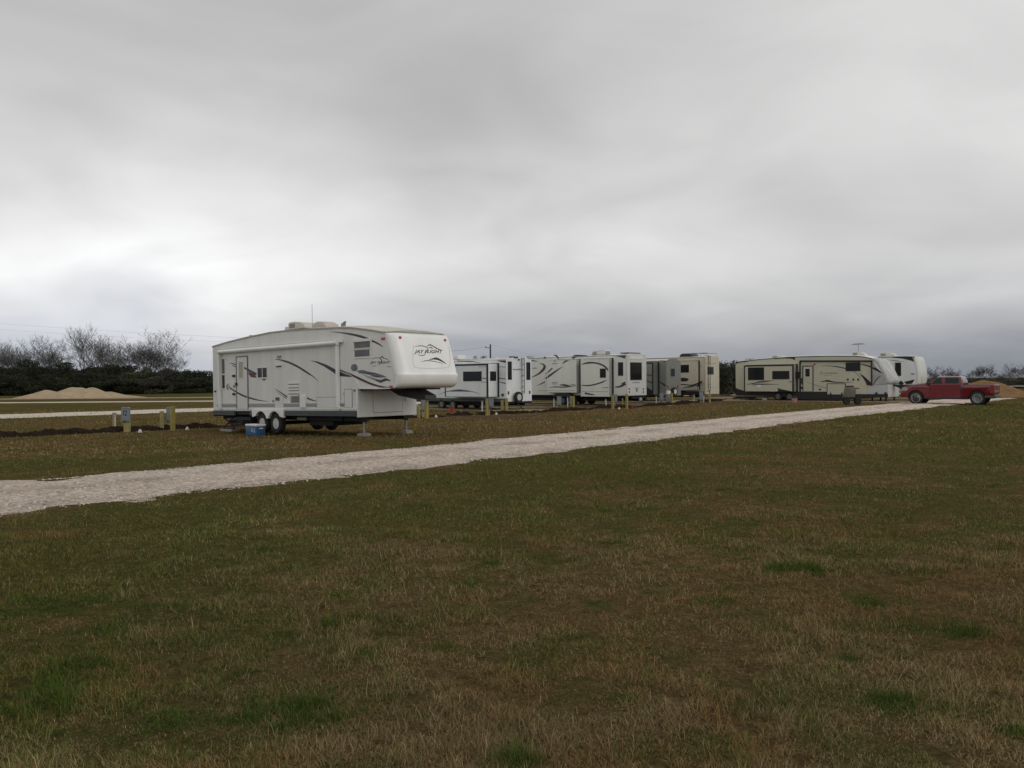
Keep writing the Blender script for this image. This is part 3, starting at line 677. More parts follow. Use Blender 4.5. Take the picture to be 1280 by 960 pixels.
st(C, [([(686,484.4),(694,483.6),(705,483.9),(716,482.6),(720,482.4)],[.2,.8,1.0,.7,.3]), ([(699,481),(706,481.4),(714,482.8)],[.3,1.8,.4]), ([(712,480),(719.6,481.4)],[.3,.6])], DK2, y=-.45)
st(C, [([(727,455.4),(735,453.6),(745,453.8),(753,456.4),(758.6,460.6),(760.4,464.6)],[.6,1.6,1.3,1.4,1.5,.4]), ([(730,453.8),(740,453.2)],[.3,.6])], DK2, y=-.45)
st(C, [([(727,481.4),(735,482),(745,480.2),(753,477.6),(758.6,474.6)],[.6,1.1,1.1,1.2,.2]), ([(752,484.4),(760.8,484.6)],[.2,.6]), ([(731,491.4),(738,492.8),(744,493.6)],[1.6,1.2,.2])], DK2, y=-.45)
st(C, [([(769,483.8),(775,483.2),(781.8,479.4)],[.8,1.6,2.6]), ([(776,480),(781.8,477.6)],[.3,1.2])], DK2)
st = _st
C.marks('lettering', 690,453.6,697,455.2, DK, n=6, y=-.45); C.poly('emblem', [(692.6,451.4),(693.4,449.6),(694.4,451.4),(693.8,452.4)], DK, y=-.45, th=.006)
C.marks('lettering', 665.4,459.2,671.4,461, DK, n=3)
C.rect('marker_light', 680,446,682.2,448, DK, th=.03)
C.strokes('moulding', [([(672.6,488.3),(719,488.4)],[.5,.5])], BAND, y=-.45); C.strokes('moulding', [([(727,489.5),(760,489.5)],[.5,.5])], BAND, y=-.45)
for (a,b) in ((684,479.5),(684,477.6)): C.rect('louvre', a+6,b,a+13,b+.7, BAND, th=.02, y=-.45)
x,z = C.S(745.5,442,1.2); ac_unit(C, x-.2, t0+.06, 1.2, L=1.25, w=.75, h=.42, m=PVC, fl=-1)
MB().box(x-.35,x+1.15,.8,1.65,t0+.05,t0+.13).build('unit_base', BLACK, C.root)
vent(C,C.S(660,443,1)[0],t0+.04,1.0,m=BLACK,l=.6,h=.14); vent(C,C.S(695,443,1)[0],t0+.04,1.2); vent(C,C.S(735,443,1)[0],t0+.04,1.6)
ax = C.S(712,500)[0]
ar = MB().prism([C.S(*p) for p in [(695,495.6),(697.5,492.6),(700,491.3),(714,491.2),(717.5,492.8),(719.5,495.6)]], -.46, -.02); ar.build('wheel_arch', BLACK, C.root)
under(C, -LC+2.2, -.1, WC, bz+.04, .35, axles=(ax+.3, ax-.65), r=.37, rim=RIMD, drop=.2)
p = C.E(796,500,.1); MB().box(.1,.25,.4,WC-.4,bz-.22,bz-.1).tube([(.15,1.5,.35),(.4,1.5,.35)],.05,8).build('hitch', FRAME, C.root)
MB().lathe([(.0001,-.14),(.11,-.1),(.14,0),(.11,.1),(.0001,.14)],(.3,1.35,bz-.3),'z',14).build('hose_caddy', SILV, C.root, smooth=True)
# ---- D: dark grey travel trailer
D = Veh('travel_trailer', 832.4, 64, 'dark grey travel trailer with arched roof end and tilted spare wheel with pale rim', 'camper trailer', GRP)
WD = 2.3; LD = 8.5
t0 = D.S(832,450.9)[1]; bz = D.S(832,494.5)[1]
simple_body(D, [(-LD,bz),(-LD,t0-.4),(-LD+.5,t0),(0,t0),(0,bz)], WD, MGW)
roof_part(D, [(-LD+.5,t0),(-4,t0+.01),(0,t0)], WD, ROOFM, crown=.16, trim=ROOFT)
MB().prismx([(0,bz-.02)]+[(WD*i/12, t0+.20*(1-(2*i/12-1)**2)) for i in range(13)]+[(WD,bz-.02)], 0, .04).build('rear_wall', mat('rear_grey',(.20,.20,.18),.45,noise=.1), D.root, bevel=.01)
sD, bD = slide(D, 790, 454, 816.2, 493, .8, MGW, trimm=BLACK, tw=.08)
MB().box(bD[1],bD[1]+.013,-.78,-.02,bD[2],bD[3]-.03).build('end_wall', DGW, sD)
st(D, [([(806,468.6),(811,468.8),(816,469.8)],[1,1.2,.6]), ([(808,475.6),(812,477.4),(816,478.6)],[.6,1.4,.8])], BLACK, y=-.8)
D.poly('stripe', [(806,481.5),(810,485),(816,488.2),(816,493),(806,493)], BLACK, y=-.8, th=.008)
st(D, [([(824,477),(828,479.4),(832,482.6)],[.6,1.6,1.6]), ([(825,450.6),(832,451.6)],[.4,2.2])], BLACK)
D.window(838.5,461,843.2,470.3, end=.04, m=GLASS, fr=DGW)
D.strokes('stripe', [([(838.2,456),(838.2,460)],[.5,.5]), ([(843.6,456),(843.6,460)],[.5,.5]), ([(836,453.4),(840.6,451.2),(846,453.4)],[.3,.5,.3])], DGW, end=.04)
for px,pz in ((834.8,483.2),(847.2,483.2)):
    y,z = D.E(px,pz,.04); MB().box(.035,.07,y-.07,y+.07,z-.1,z+.1).build('tail_light', REDL, D.root, bevel=.01)
spare(D, 843.6, 489.6, .37, .08, rimc=PVC)
x,z = D.S(825,450,1.1); vent(D,-3,t0+.12,1.1); 
under(D, -LD+.1, -.1, WD, bz+.04, .35, axles=(-3.6,-4.5), r=.34, rim=RIMD)
# ---- E: cream motor home
Eh = Veh('motor_home', 880.6, 72, 'cream motor home with black ladder and a black rounded cover on its roof', 'motor home', GRP)
WE = 2.6; LE = 11.5
t0 = Eh.S(880,446.2)[1]; bz = Eh.S(880,493)[1]
simple_body(Eh, [(-LE,bz),(-LE,t0-.2),(-LE+.3,t0),(0,t0),(0,bz)], WE, CREAM)
roof_part(Eh, [(-LE,t0),(-6,t0+.01),(0,t0)], WE, CREAM, crown=.1, trim=ROOFT)
MB().prismx([(-.01,bz-.02),(-.01,t0-.03),(.25,t0+.13),(WE-.25,t0+.13),(WE+.01,t0-.03),(WE+.01,bz-.02)], 0, .14).build('rear_cap', CREAM, Eh.root, bevel=.06, seg=3)
Eh.window(884.6,458.8,891.6,467.6, end=.14, fr=DGW)
Eh.erect('rear_panel', 883,453.4,895,454.6, ROOFT, x=.14); Eh.erect('engine_door', 884.5,474,894.6,484, CREAM, x=.14, th=.03)
ladder(Eh, 885.6, 888, 444.6, 489.5, .14)
rk = MB(); 
for y in (.4,2.2): rk.tube([(-1.6,y,t0+.1),(-1.6,y,t0+.38),(.1,y,t0+.38),(.1,y,t0+.05)],.02,6)
rk.tube([(-1.6,.4,t0+.38),(-1.6,2.2,t0+.38)],.02,6).tube([(-.7,.4,t0+.38),(-.7,2.2,t0+.38)],.02,6).build('roof_rack', GREYD, Eh.root)
x0,z0 = Eh.S(853,445,1.3); x1,_ = Eh.S(869.6,445,1.3)
MB().prism([(x0,t0+.05),(x0+.1,t0+.28),(x0+.3,t0+.40),(x1-.3,t0+.40),(x1-.08,t0+.28),(x1,t0+.05)], .6, 2.0).build('roof_cover', BLACK, Eh.root, bevel=.1, smooth=True, seg=3)
sE, bE = slide(Eh, 838, 452, 871, 487, .35, CREAM, trimm=CREAM, tw=.03)
Eh.window(849.6,456.6,860.8,465.2, y=-.35, par=sE)
st(Eh, [([(861.5,457.4),(868,457.4),(878,457.6)],[.5,.5,.4]), ([(868.9,456.2),(868.9,464.8)],[1.2,1.2])], BLACK)
Eh.poly('stripe', [(849,472.6),(854,472),(859,472.8),(861,474.4),(858.6,476.6),(853,477),(849,476.2)], BLACK, y=-.35, th=.008)
st(Eh, [([(849,480.4),(858,480.6),(866,481.4),(873,480),(878,476.8)],[1.6,1.2,1.2,1.6,1.0]), ([(855,484.6),(865,483.4),(874,481.4)],[.3,1.6,.3]), ([(873.4,482),(874.6,486)],[.7,.7])], BLACK, th=.37)
Eh.poly('lower_band', [(849,484.2),(873,482.8),(874,487),(849,488)], SILV, y=-.35, th=.01)
Eh.rect('side_skirt', 849,489,880,493.4, BLACK, th=.02)
under(Eh, -LE, -.1, WE, bz+.04, .45, axles=(-2.6,-8.6), r=.46, rim=RIMD)
# ---- F: champagne fifth wheel on the right, seen side on
Fv = Veh('fifth_wheel_trailer', 919.6, 64, 'champagne and black fifth wheel seen side-on behind the far end of the gravel road', 'camper trailer', 'camper trailers parked at the road end')
WF = 2.5; RF = Fv.root
topF = [Fv.S(*p) for p in [(919.4,453),(932,451.2),(950,449.2),(970,447.6),(985,446.6),(1000,445.8),(1020,445.2),(1045,444.9),(1068,445),(1080,446),(1090,448.2)]]
qx = Fv.S(1084,482)[0]; wall_end = Fv.S(1090,470)[0]
zn = Fv.S(1088,481)[1]; zb = Fv.S(1040,496.2)[1]; zsk = Fv.S(960,489.6)[1]
zf = topF[-1][1]
nose = [(wall_end+.30,zf),(wall_end+.62,zf-.25),(wall_end+.88,zf-.7),(wall_end+1.10,zf-1.15),(wall_end+1.25,zf-1.55),(wall_end+1.22,zn+.1),(wall_end+1.0,zn)]
MB().prism([(0,zb)]+topF+[(wall_end,zn),(qx,zn),(qx,zb)], 0, WF).build('body', TAN, RF, bevel=.01)
capF, sF = cap_part(Fv, nose, WF, .30, mat('silver_cap',(.42,.42,.41),.35,noise=.4,nscale=1.5), e_pow=5)
MB().prism([(wall_end+.002,zn+.01),(wall_end+.002,zf-.02)]+[(x-.32,z) for x,z in nose[1:-1]]+[(nose[-1][0]-.32,zn+.01)], 0, WF).build('nose_wall', MATS['silver_cap'], RF)
roof_part(Fv, topF, WF, TRIM, crown=.08, trim=BLACK)
MB().box(qx-.02, qx+1.45, .02, WF-.02, zb, zn+.02).build('front_compartment', mat('lower_white',(.52,.53,.52),.4,noise=.06), RF, bevel=.05)
Fv.poly('side_skirt', [(919.5,489.2),(931,489.4),(970,489.5),(1040,489.5),(1040,497),(919.5,494.4)], BLACK, th=.02)
Fv.poly('side_skirt', [(919.6,484.8),(925,487),(931,488.6),(931,490),(919.6,490)], BLACK, th=.012)
Fv.poly('side_skirt', [(1038,492.6),(1110,492.6),(1110,497),(1038,497)], BLACK, th=.02)
Fv.strokes('edge_trim', [([(920,454.2),(925,452.6),(935,451.8)],[1.6,1.2,.5]), ([(968,448.6),(980,447.2),(992,447.6),(992.4,450)],[.4,1.6,2.6,1.2])], BLACK, th=.01)
sFo, bF = slide(Fv, 930, 457.0, 991.8, 489.4, .55, TAN, trimm=BLACK, tw=.09)
MB().box(bF[1],bF[1]+.012,-.53,-.02,bF[2],bF[3]-.03).build('end_wall', SILV, sFo)
Fv.window(935.8,460.2,954.4,474.2, y=-.55, par=sFo, fw=.05); Fv.window(966.2,464.6,986,473.2, y=-.55, par=sFo, fw=.05)
st(Fv, [([(933,480.4),(942,479.4),(950,477.4),(958,476.2),(967,475.4)],[.3,1.2,1.8,1.0,.2]), ([(940,481.4),(950,480.4),(962,480.2),(974,480.8)],[.4,1.6,.8,.2]), ([(986,477.4),(991.4,477.4)],[.8,.8])], BLACK, y=-.55)
Fv.poly('stripe', [(945,481.2),(951,481),(951.4,483.4),(948,484)], TRIM, y=-.55, th=.007)
Fv.poly('stripe', [(971.6,484.8),(977,486.6),(984,488),(991,489.4),(971,489.6),(973,487.6)], BLACK, y=-.55, th=.008)
st(Fv, [([(943,479.6),(952,477.6),(962,477)],[.3,1.4,.3])], GREYV, y=-.55, th=.0075)
Fv.rect('junction_box', 993,464.8,999,472.6, BLACK, th=.2)
Fv.rect('awning_arm', 999.6,451,1001.2,489.4, BLACK, th=.1); Fv.rect('awning_arm', 1089,452,1090.4,482, BLACK, th=.1)
a0 = Fv.S(1000,451.3,-.12); a1 = Fv.S(1090,451.3,-.12); MB().tube([(a0[0],-.12,a0[1]),(a1[0],-.12,a1[1])],.06,12).build('awning_roller', BLACK, RF)
dF = Fv.rect('door', 1004.2,458.4,1015.8,489, TAN, th=.03)
f = MB(); (x0,z1),(x1,z0) = Fv.S(1003.6,457.6), Fv.S(1016.4,489.2)
for q in ((x0-.03,x0+.03,z0,z1),(x1-.03,x1+.03,z0,z1),(x0,x1,z1-.03,z1+.03)): f.box(q[0],q[1],-.035,0,q[2],q[3])
f.build('door_frame', BLACK, dF); Fv.window(1006.6,460.8,1012.4,470.8, y=-.03, par=dF, fr=TRIM)
Fv.rect('grab_handle', 1002,472.6,1002.8,480, BLACK, th=.09); Fv.rect('door_catch', 1001,483.5,1003,486, BLACK, th=.04)
Fv.rect('porch_light', 1016.6,454.6,1019.4,456.2, AMBER, th=.05)
Fv.window(1058,454,1074.6,463, fw=.05)
Fv.text('lettering', 'C', 1025,464.4,1028.6,468, GREYV, shear=0, bold=.01); Fv.text('lettering', 'HAPARRAL', 1029.4,465.4,1047.6,467.4, GREYV, shear=0, bold=.01)
Fv.marks('lettering', 1031,468.8,1039.6,469.7, GREYV, n=4)
st(Fv, [([(1026,457.4),(1038,457.4),(1048,458.6),(1057,460.6)],[.2,.7,1.3,1.2]), ([(1025.6,477),(1034,476.4),(1043,477.6),(1053,478),(1067,477.8)],[.4,1.6,1.4,.9,.1]), ([(1027,477.4),(1034,475.6),(1040,476.6)],[.3,1.4,.4])], BLACK)
st(Fv, [([(1006,477),(1020,481),(1033,484.6)],[.4,.7,.3])], BAND, th=.035)
st(Fv, [([(1075.5,455),(1084,457),(1090,459)],[.8,1.6,2.0]), ([(1042,482),(1050,484),(1060,485.2),(1074,485.4)],[.2,1.2,1.4,1.0])], BLACK)
Fv.poly('stripe', [(1074,466.4),(1079,469.4),(1084,473.6),(1089.6,479.2),(1089.6,481.6),(1083.6,481.6),(1081.6,477),(1078,471.6)], BLACK, th=.006)
st(Fv, [([(1066,463.8),(1071,467),(1076,472.6)],[.2,.5,.3])], BLACK)
o = Fv.rect('baggage_door', 1034.4,480,1056.4,493, TAN, th=.03)
f = MB(); (x0,z1),(x1,z0) = Fv.S(1034.4,480), Fv.S(1056.6,493)
for q in ((x0-.04,x0,z0,z1),(x1,x1+.04,z0,z1),(x0-.04,x1+.04,z1,z1+.04)): f.box(q[0],q[1],-.04,0,q[2],q[3])
f.build('seal', BLACK, o)
for px in (1038.5,1052.5): Fv.rect('lock', px-.8,490.8,px+.8,493, BLACK, th=.05, par=o)
Fv.rect('outlet_cover', 1023.5,486,1026.5,487.6, BLACK, th=.04)
for px in (1059.8,1066.6,1072.8): Fv.rect('speaker', px-1.1,473.2,px+1.1,475.6, BLACK, th=.03)
rl = MB()
for px in (1060.4,1067.6):
    x,_ = Fv.S(px,485,-.5); rl.tube([(x,-.25,.25),(x,-.25,zsk+.2),(x,-.8,zsk+.2),(x,-.8,.25)],.022,6)
rl.tube([(Fv.S(1060.4,485,-.5)[0],-.8,zsk+.2),(Fv.S(1067.6,485,-.5)[0],-.8,zsk+.2)],.022,6).build('step_rail', BLACK, RF)
# swirls on the silver nose
def capF_d(px, py, lift): 
    x, z = Fv.S(px, py, -.01)
    return x, z
Fv.strokes('stripe', [([(1090.6,459.6),(1095,461.6),(1099,464),(1102,466.4)],[2.0,3.0,2.2,.5]), ([(1092,480.2),(1096,474),(1100.5,470)],[.6,1.2,.4])], BLACK, th=.012, y=-.002)
Fv.strokes('stripe', [([(1091.5,451),(1095,456),(1099,462),(1102,468)],[.4,2.2,1.6,.3])], TRIM, th=.010, y=-.002)
for px in (1021,1037): 
    x,z = Fv.S(px,445,1.2); vent(Fv, x, z-.06, 1.2, l=.4, h=.16)
x,z = Fv.S(967,448.6,1.2); ac_unit(Fv, x, z-.08, 1.2, L=1.15, w=.75, h=.36, m=PVC)
x,z = Fv.S(1067,445,1.2); ac_unit(Fv, x, z-.05, 1.2, L=.95, w=.75, h=.36, m=PVC)
x,z = Fv.S(1073,444,1.0)
MB().tube([(x,1.0,z-.1),(x,1.0,z+.85)],.02,6).tube([(x-.5,1.0,z+.8),(x+.45,1.0,z+.82)],.03,6).tube([(x-.3,.9,z+.86),(x+.3,1.1,z+.86)],.02,6).build('television_antenna', STEEL, RF)
x,z = Fv.S(938,451,1.2); MB().box(x-.05,x+.05,1.1,1.2,z-.1,z+.12).tube([(x-.45,1.15,z+.14),(x+.35,1.15,z+.14)],.035,6).build('television_antenna', STEEL, RF)
axs = [Fv.S(972.6,500,0)[0], Fv.S(987,500,0)[0]]
under(Fv, .1, qx, WF, zb+.06, .42, axles=axs, r=.36, rim=RIMD, drop=.15)
MB().box(bF[1]-.2,qx-1.8,.0,.6,.12,zb+.05).build('step_box', BLACK, RF, bevel=.01)
stb = MB()
for a in (922,936,942):
    x,_ = Fv.S(a,500,.1); stb.tube([(x-.3,.15,.05),(x,.15,zb+.05)],.025,6).tube([(x+.35,.15,.05),(x,.15,zb+.05)],.025,6)
x,_ = Fv.S(938,500,.0); stb.lathe([(.24,-.02),(.28,0),(.28,.05),(.24,.07)],(x,.1,.28),'y',20); stb.build('stabiliser_leg', FRAME, RF)
x,_ = Fv.S(955,497,.1); MB().box(x-.18,x+.18,.2,.5,zb-.45,zb-.1).build('holding_tank', PVC, RF, bevel=.03)
for yy in (.3,WF-.3):
    for xo in (.25,1.2):
        l = MB().box(qx+xo-.05,qx+xo+.05,yy-.05,yy+.05,.06,zb+.1).box(qx+xo-.12,qx+xo+.12,yy-.12,yy+.12,0,.08).build('landing_leg', FRAME, RF)
MB().prism([(qx+1.35,zn),(qx+2.2,zn),(qx+2.65,zn-.25),(qx+2.65,zn-.38),(qx+2.0,zn-.3)], 1.0, 1.5).build('pin_box', BLACK, RF)
for px in (1095.5,1107): Fv.rect('latch', px-1.4,490.4,px+1.4,493, BLACK, th=.04)
# ---- G: white fifth wheel beyond it
Gc = Vector((18.1+.669*11.5, 64+.743*11.5, 0))
G = Veh('fifth_wheel_trailer', 0, 0, 'tall bright white fifth wheel with rounded nose behind the red pickup hood', 'camper trailer', 'camper trailers parked at the road end', corner=Gc)
WG = 2.5; RG = G.root
xe = G.S(1143.5,460)[0]; zt = G.S(1143,445.4)[1]; zn = G.S(1143,481)[1]; zbg = .55
ltop = [(0.6,zt-.15),(2,zt-.04),(4,zt),(8,zt),(xe-.6,zt)]
MB().prism([(0.6,zbg)]+ltop+[(xe-.17,zt-.05),(xe-.05,zt-.3),(xe+.09,zt-1.0),(xe+.15,zt-1.6),(xe+.11,zn+.2),(xe-.02,zn-.04),(xe-2.2,zn-.1),(xe-2.2,zbg)], 0, WG).build('body', WHT, RG, bevel=.01)
cg, sg = cap_part(G, [(xe+.10,zt-.05),(xe+.22,zt-.3),(xe+.36,zt-1.0),(xe+.42,zt-1.6),(xe+.38,zn+.2),(xe+.25,zn-.05)], WG, .25, mat('bright_cap',(.60,.61,.58),.3,noise=.04), e_pow=4)
roof_part(G, ltop+[(xe,zt-.03)], WG, TRIM, crown=.06, trim=BLACK)
G.poly('stripe', [(1112,446.2),(1143,445.4),(1143,452.4),(1138,450.6),(1128,448.2),(1118,447.4)], BLACK, th=.006)
G.window(1119.6,454,1125.6,469.2, fw=.05)
G.poly('stripe', [(1120,477.6),(1127,476),(1130,479.4),(1128,481),(1121,480)], BLACK, th=.006); G.poly('stripe', [(1130,477.2),(1143.4,474.2),(1140,479.6),(1133,480.4)], BLACK, th=.006)
G.strokes('stripe', [([(1112,450),(1120,451),(1130,452.4)],[.4,1.4,.3])], BAND)
G.rect('drip_cap', 1139,466.6,1142.6,468, GREYV, th=.03)
x,z = G.S(1104,444,1.2); ac_unit(G, x-.2, zt+.05, 1.2, L=1.3, w=.75, h=.36, m=PVC)
MB().box(x-.3,x+1.2,.85,1.6,zt+.03,zt+.08).build('unit_base', BLACK, RG)
under(G, .7, xe-2.2, WG, zbg+.1, .42, axles=(3.6,4.5), r=.37, rim=RIMD)
for yy in (.3,WG-.3): MB().box(xe-2.5,xe-2.4,yy-.05,yy+.05,0,zbg+.1).build('landing_leg', FRAME, RG)
MB().box(xe-2.22,xe-1.2,.05,WG-.05,zbg,zn-.06).build('front_compartment', mat('pale_panel',(.45,.45,.40),.5,noise=.08), RG, bevel=.04)
# ================================================================== red pickup
RED = mat('red_car_paint', (.15,.008,.016), .2, noise=.06, nscale=2, coat=.6)
yawT = R(2)
tc = Vector((25.55, 51.5, 0))
T = Veh('pickup_truck', 0, 0, 'dark red crew cab pickup truck with silver wheels at the road end', 'pickup truck', corner=tc, yaw=yawT)
RT = T.root; WT = 1.98
q = lambda pts, y=0: [T.S(a,b,y) for a,b in pts]
x_f = T.S(1127.6,490)[0]; x_r = T.S(1242.5,490)[0]
wx0 = T.S(1144.6,498)[0]; wx1 = T.S(1221.6,498)[0]; rw = .415
zr = T.S(1180,499.6)[1]; zh = T.S(1140,481.6)[1]; zc = T.S(1165,479.6)[1]; zbed = T.S(1230,480.8)[1]; zroof = T.S(1188,470.6)[1]
zr = max(zr, .42)
def arcp(cx, r, a0, a1, n=10): return [(cx+r*math.cos(a0+(a1-a0)*i/n), rw+r*math.sin(a0+(a1-a0)*i/n)) for i in range(n+1)]
xcab = T.S(1202.5,480)[0]; xw = T.S(1158,480)[0]
ra = .50; sa = math.asin(max(-.9,(zr-rw)/ra))
front = [(x_f+.10,zr+.02),(wx0-math.cos(sa)*ra,zr)]+arcp(wx0, ra, pi-sa, sa)+[(wx1-math.cos(sa)*ra,zr)]
bodyp = front[:]+arcp(wx1, ra, pi-sa, sa)+[(x_r-.05,zr+.1),(x_r,zr+.3),(x_r,zbed-.03),(x_r-.05,zbed),(xcab+.05,zbed),(xcab+.03,zc+.02),(xw,zc+.0),(x_f+.55,zh+.02),(x_f+.15,zh-.03),(x_f+.02,zh-.18),(x_f,zr+.45),(x_f+.03,zr+.2)]
def shell(y0, y1, sx=0): return MB().prism(bodyp, y0, y1)
sides = MB().prism(bodyp, 0, .11).prism(bodyp, WT-.11, WT)
bd = sides.build('body', RED, RT, bevel=.03, smooth=True, seg=2)
core = MB().box(x_f+.12, xcab+.02, .1, WT-.1, zr+.15, zc-.06)
core.build('cabin_floor', FRAME, RT)
hd = MB().prism([(x_f+.06,zh-.2),(x_f+.2,zh-.03),(x_f+.6,zh+.04),(xw+.05,zc+.05),(xw+.05,zc-.1),(x_f+.1,zh-.3)], .09, WT-.09).build('hood', RED, bd, bevel=.02, smooth=True)
# cab greenhouse with inward-leaning sides
def gh(name, m, inset_top, ys):
    pass
xr0 = T.S(1172.5,471)[0]; xr1 = T.S(1199.5,471)[0]
ins = .17
cab = MB()
bot = [(xw,zc),(xcab,zc)]; 
P0 = [(xw,0.03,zc),(xcab,0.03,zc),(xcab,WT-.03,zc),(xw,WT-.03,zc)]
P1 = [(xr0,ins,zroof-.03),(xr1+.05,ins,zroof-.03),(xr1+.05,WT-ins,zroof-.03),(xr0,WT-ins,zroof-.03)]
P2 = [(xr0+.18,ins+.14,zroof+.01),(xr1-.1,ins+.14,zroof+.01),(xr1-.1,WT-ins-.14,zroof+.01),(xr0+.18,WT-ins-.14,zroof+.01)]
cab.add(P0+P1+P2, [(0,1,5,4),(1,2,6,5),(2,3,7,6),(3,0,4,7),(4,5,9,8),(5,6,10,9),(6,7,11,10),(7,4,8,11),(8,9,10,11),(3,2,1,0)])
cb = cab.build('cab', RED, RT, bevel=.04, smooth=True, seg=3)
def onside(px, py, far=False, lift=.012):
    """photo point -> leaning cab side"""
    y = .05
    for _ in range(8):
        x, z = T.S(px, py, y); y = .03+(ins-.03)*(z-zc)/(zroof-.03-zc)
    return x, y, z
def panel(pts, name, m, par, lift=.012, th=.01):
    A_ = [onside(*p) for p in pts]; n = len(A_)
    for s_ in (0, 1):
        mb = MB()
        f_ = (lambda y: y) if not s_ else (lambda y: WT-y); g_ = -1 if not s_ else 1
        vs = [(x, f_(y)+g_*lift, z) for x,y,z in A_]+[(x, f_(y)-g_*.02, z) for x,y,z in A_]
        mb.add(vs, [tuple(range(n)), tuple(range(2*n-1,n-1,-1))]+[(i,n+i,n+(i+1)%n,(i+1)%n) for i in range(n)])
        mb.build(name, m, par)
TG = mat('truck_glass', (.012,.016,.016), .08, spec=.4)
panel([(1164.4,479.4),(1170.4,473.6),(1173.4,472.6),(1177.0,472.3),(1177.4,479.2)], 'side_window', TG, cb)
panel([(1181.4,472.3),(1197.6,472.2),(1198.8,474.4),(1198.4,479.2),(1181.6,479.2)], 'side_window', TG, cb)
wsn = MB().add([(xw+.10,.15,zc+.03),(xw+.10,WT-.15,zc+.03),(xr0-.04,WT-ins-.08,zroof-.06),(xr0-.04,ins+.08,zroof-.06),(xw+.02,.15,zc+.05),(xw+.02,WT-.15,zc+.05),(xr0-.09,WT-ins-.08,zroof-.045),(xr0-.09,ins+.08,zroof-.045)],
   [(0,1,2,3),(7,6,5,4),(0,4,5,1),(1,5,6,2),(2,6,7,3),(3,7,4,0)]).build('windshield', TG, cb)
MB().add([(xcab-.03,.2,zc+.12),(xcab-.03,WT-.2,zc+.12),(xr1,WT-ins-.1,zroof-.1),(xr1,ins+.1,zroof-.1),(xcab+.02,.2,zc+.12),(xcab+.02,WT-.2,zc+.12),(xr1+.06,WT-ins-.1,zroof-.1),(xr1+.06,ins+.1,zroof-.1)],
   [(0,1,2,3),(7,6,5,4),(0,4,5,1),(1,5,6,2),(2,6,7,3),(3,7,4,0)]).build('rear_window', TG, cb)
# doors drawn by seams, handles, mirror
for (a,b,c,d) in ((1161.5,480.4,1178.6,498.2),(1179.6,480.4,1200.8,498.2)):
    (x0,z1),(x1,z0) = T.S(a,b), T.S(c,d); z0 = max(z0, zr+.03)
    if a > 1170: x1 = min(x1, wx1-ra-.05)
    dd = MB().box(x0,x1,-.012,.02,z0,z1-.02).build('door', RED, RT, bevel=.01)
    MB().box(x1-.28,x1-.08,-.045,-.012,z1-.17,z1-.13).build('handle', RED, dd, bevel=.008)
    for xs_ in (x0-.012, x1): MB().box(xs_,xs_+.012,-.004,.01,z0,z1).build('door_gap', BLACK, dd)
    dd = MB().box(x0,x1,WT-.02,WT+.012,z0,z1-.02).build('door', RED, RT, bevel=.01)
    MB().box(x1-.28,x1-.08,WT+.012,WT+.045,z1-.17,z1-.13).build('handle', RED, dd, bevel=.008)
(x0,z1),(x1,z0) = T.S(1158.6,478), T.S(1163.2,482)
MB().box(x0,x1-.05,-.24,-.06,z0+.03,z1+.02).box(x0+.05,x1-.1,-.1,.03,z0+.05,z0+.12).build('mirror', BLACK, RT, bevel=.03)
MB().box(x0,x1-.05,WT+.06,WT+.24,z0+.03,z1+.02).box(x0+.05,x1-.1,WT-.03,WT+.1,z0+.05,z0+.12).build('mirror', BLACK, RT, bevel=.03)
f = MB()
for xs_, za, zb_ in ((xcab+.035,zr+.05,zbed),): f.box(xs_,xs_+.022,-.005,.02,za,zb_)
f.build('bed_gap', BLACK, RT)
# bed
b_ = MB().box(xcab+.06,x_r-.02,.11,WT-.11,zr+.2,zr+.3).box(xcab+.06,xcab+.12,.1,WT-.1,zr+.3,zbed-.02).box(xcab+.1,x_r-.06,.10,.16,zr+.3,zbed-.02).box(xcab+.1,x_r-.06,WT-.16,WT-.10,zr+.3,zbed-.02)
b_.build('truck_bed', FRAME, RT)
tg = MB().box(x_r-.06,x_r+.015,.1,WT-.1,zr+.25,zbed-.015).build('tailgate', RED, RT, bevel=.015)
MB().box(x_r+.012,x_r+.03,WT/2-.14,WT/2+.14,zbed-.2,zbed-.13).build('handle', BLACK, tg)
MB().box(x_r-.02,x_r+.07,.02,WT-.02,zr+.0,zr+.2).box(x_r-.5,x_r+.1,-.01,.06,zr+.02,zr+.16).build('rear_bumper', mat('dull_chrome',(.10,.10,.10),.35,metal=.6), RT, bevel=.03)
for yy in (0, WT):
    s_ = -1 if yy == 0 else 1
    (xa,za),(xb,zb_) = T.S(1236.5,481.8), T.S(1242,492)
    MB().box(x_r-.22,x_r+.022,min(yy-s_*.12,yy+s_*.015),max(yy-s_*.12,yy+s_*.015),zb_,za).build('tail_light', REDL, RT, bevel=.015)
    MB().box(x_f-.0,x_f+.32,min(yy-s_*.3,yy+s_*.012),max(yy-s_*.3,yy+s_*.012),zh-.36,zh-.14).build('headlight', mat('headlight_lens',(.35,.35,.34),.15), RT, bevel=.03)
MB().box(x_f-.03,x_f+.12,.32,WT-.32,zr+.35,zh-.12).build('grille', BLACK, RT, bevel=.02)
MB().prism([(x_f-.10,zr+.12),(x_f-.10,zr+.34),(x_f+.1,zr+.38),(x_f+.3,zr+.34),(x_f+.3,zr+.04),(x_f,zr+.0)], -.01, WT+.01).build('front_bumper', RED, RT, bevel=.04)
MB().box(wx0+.55,wx1-.55,.02,WT-.02,zr-.08,zr+.03).build('running_board', BLACK, RT, bevel=.01)
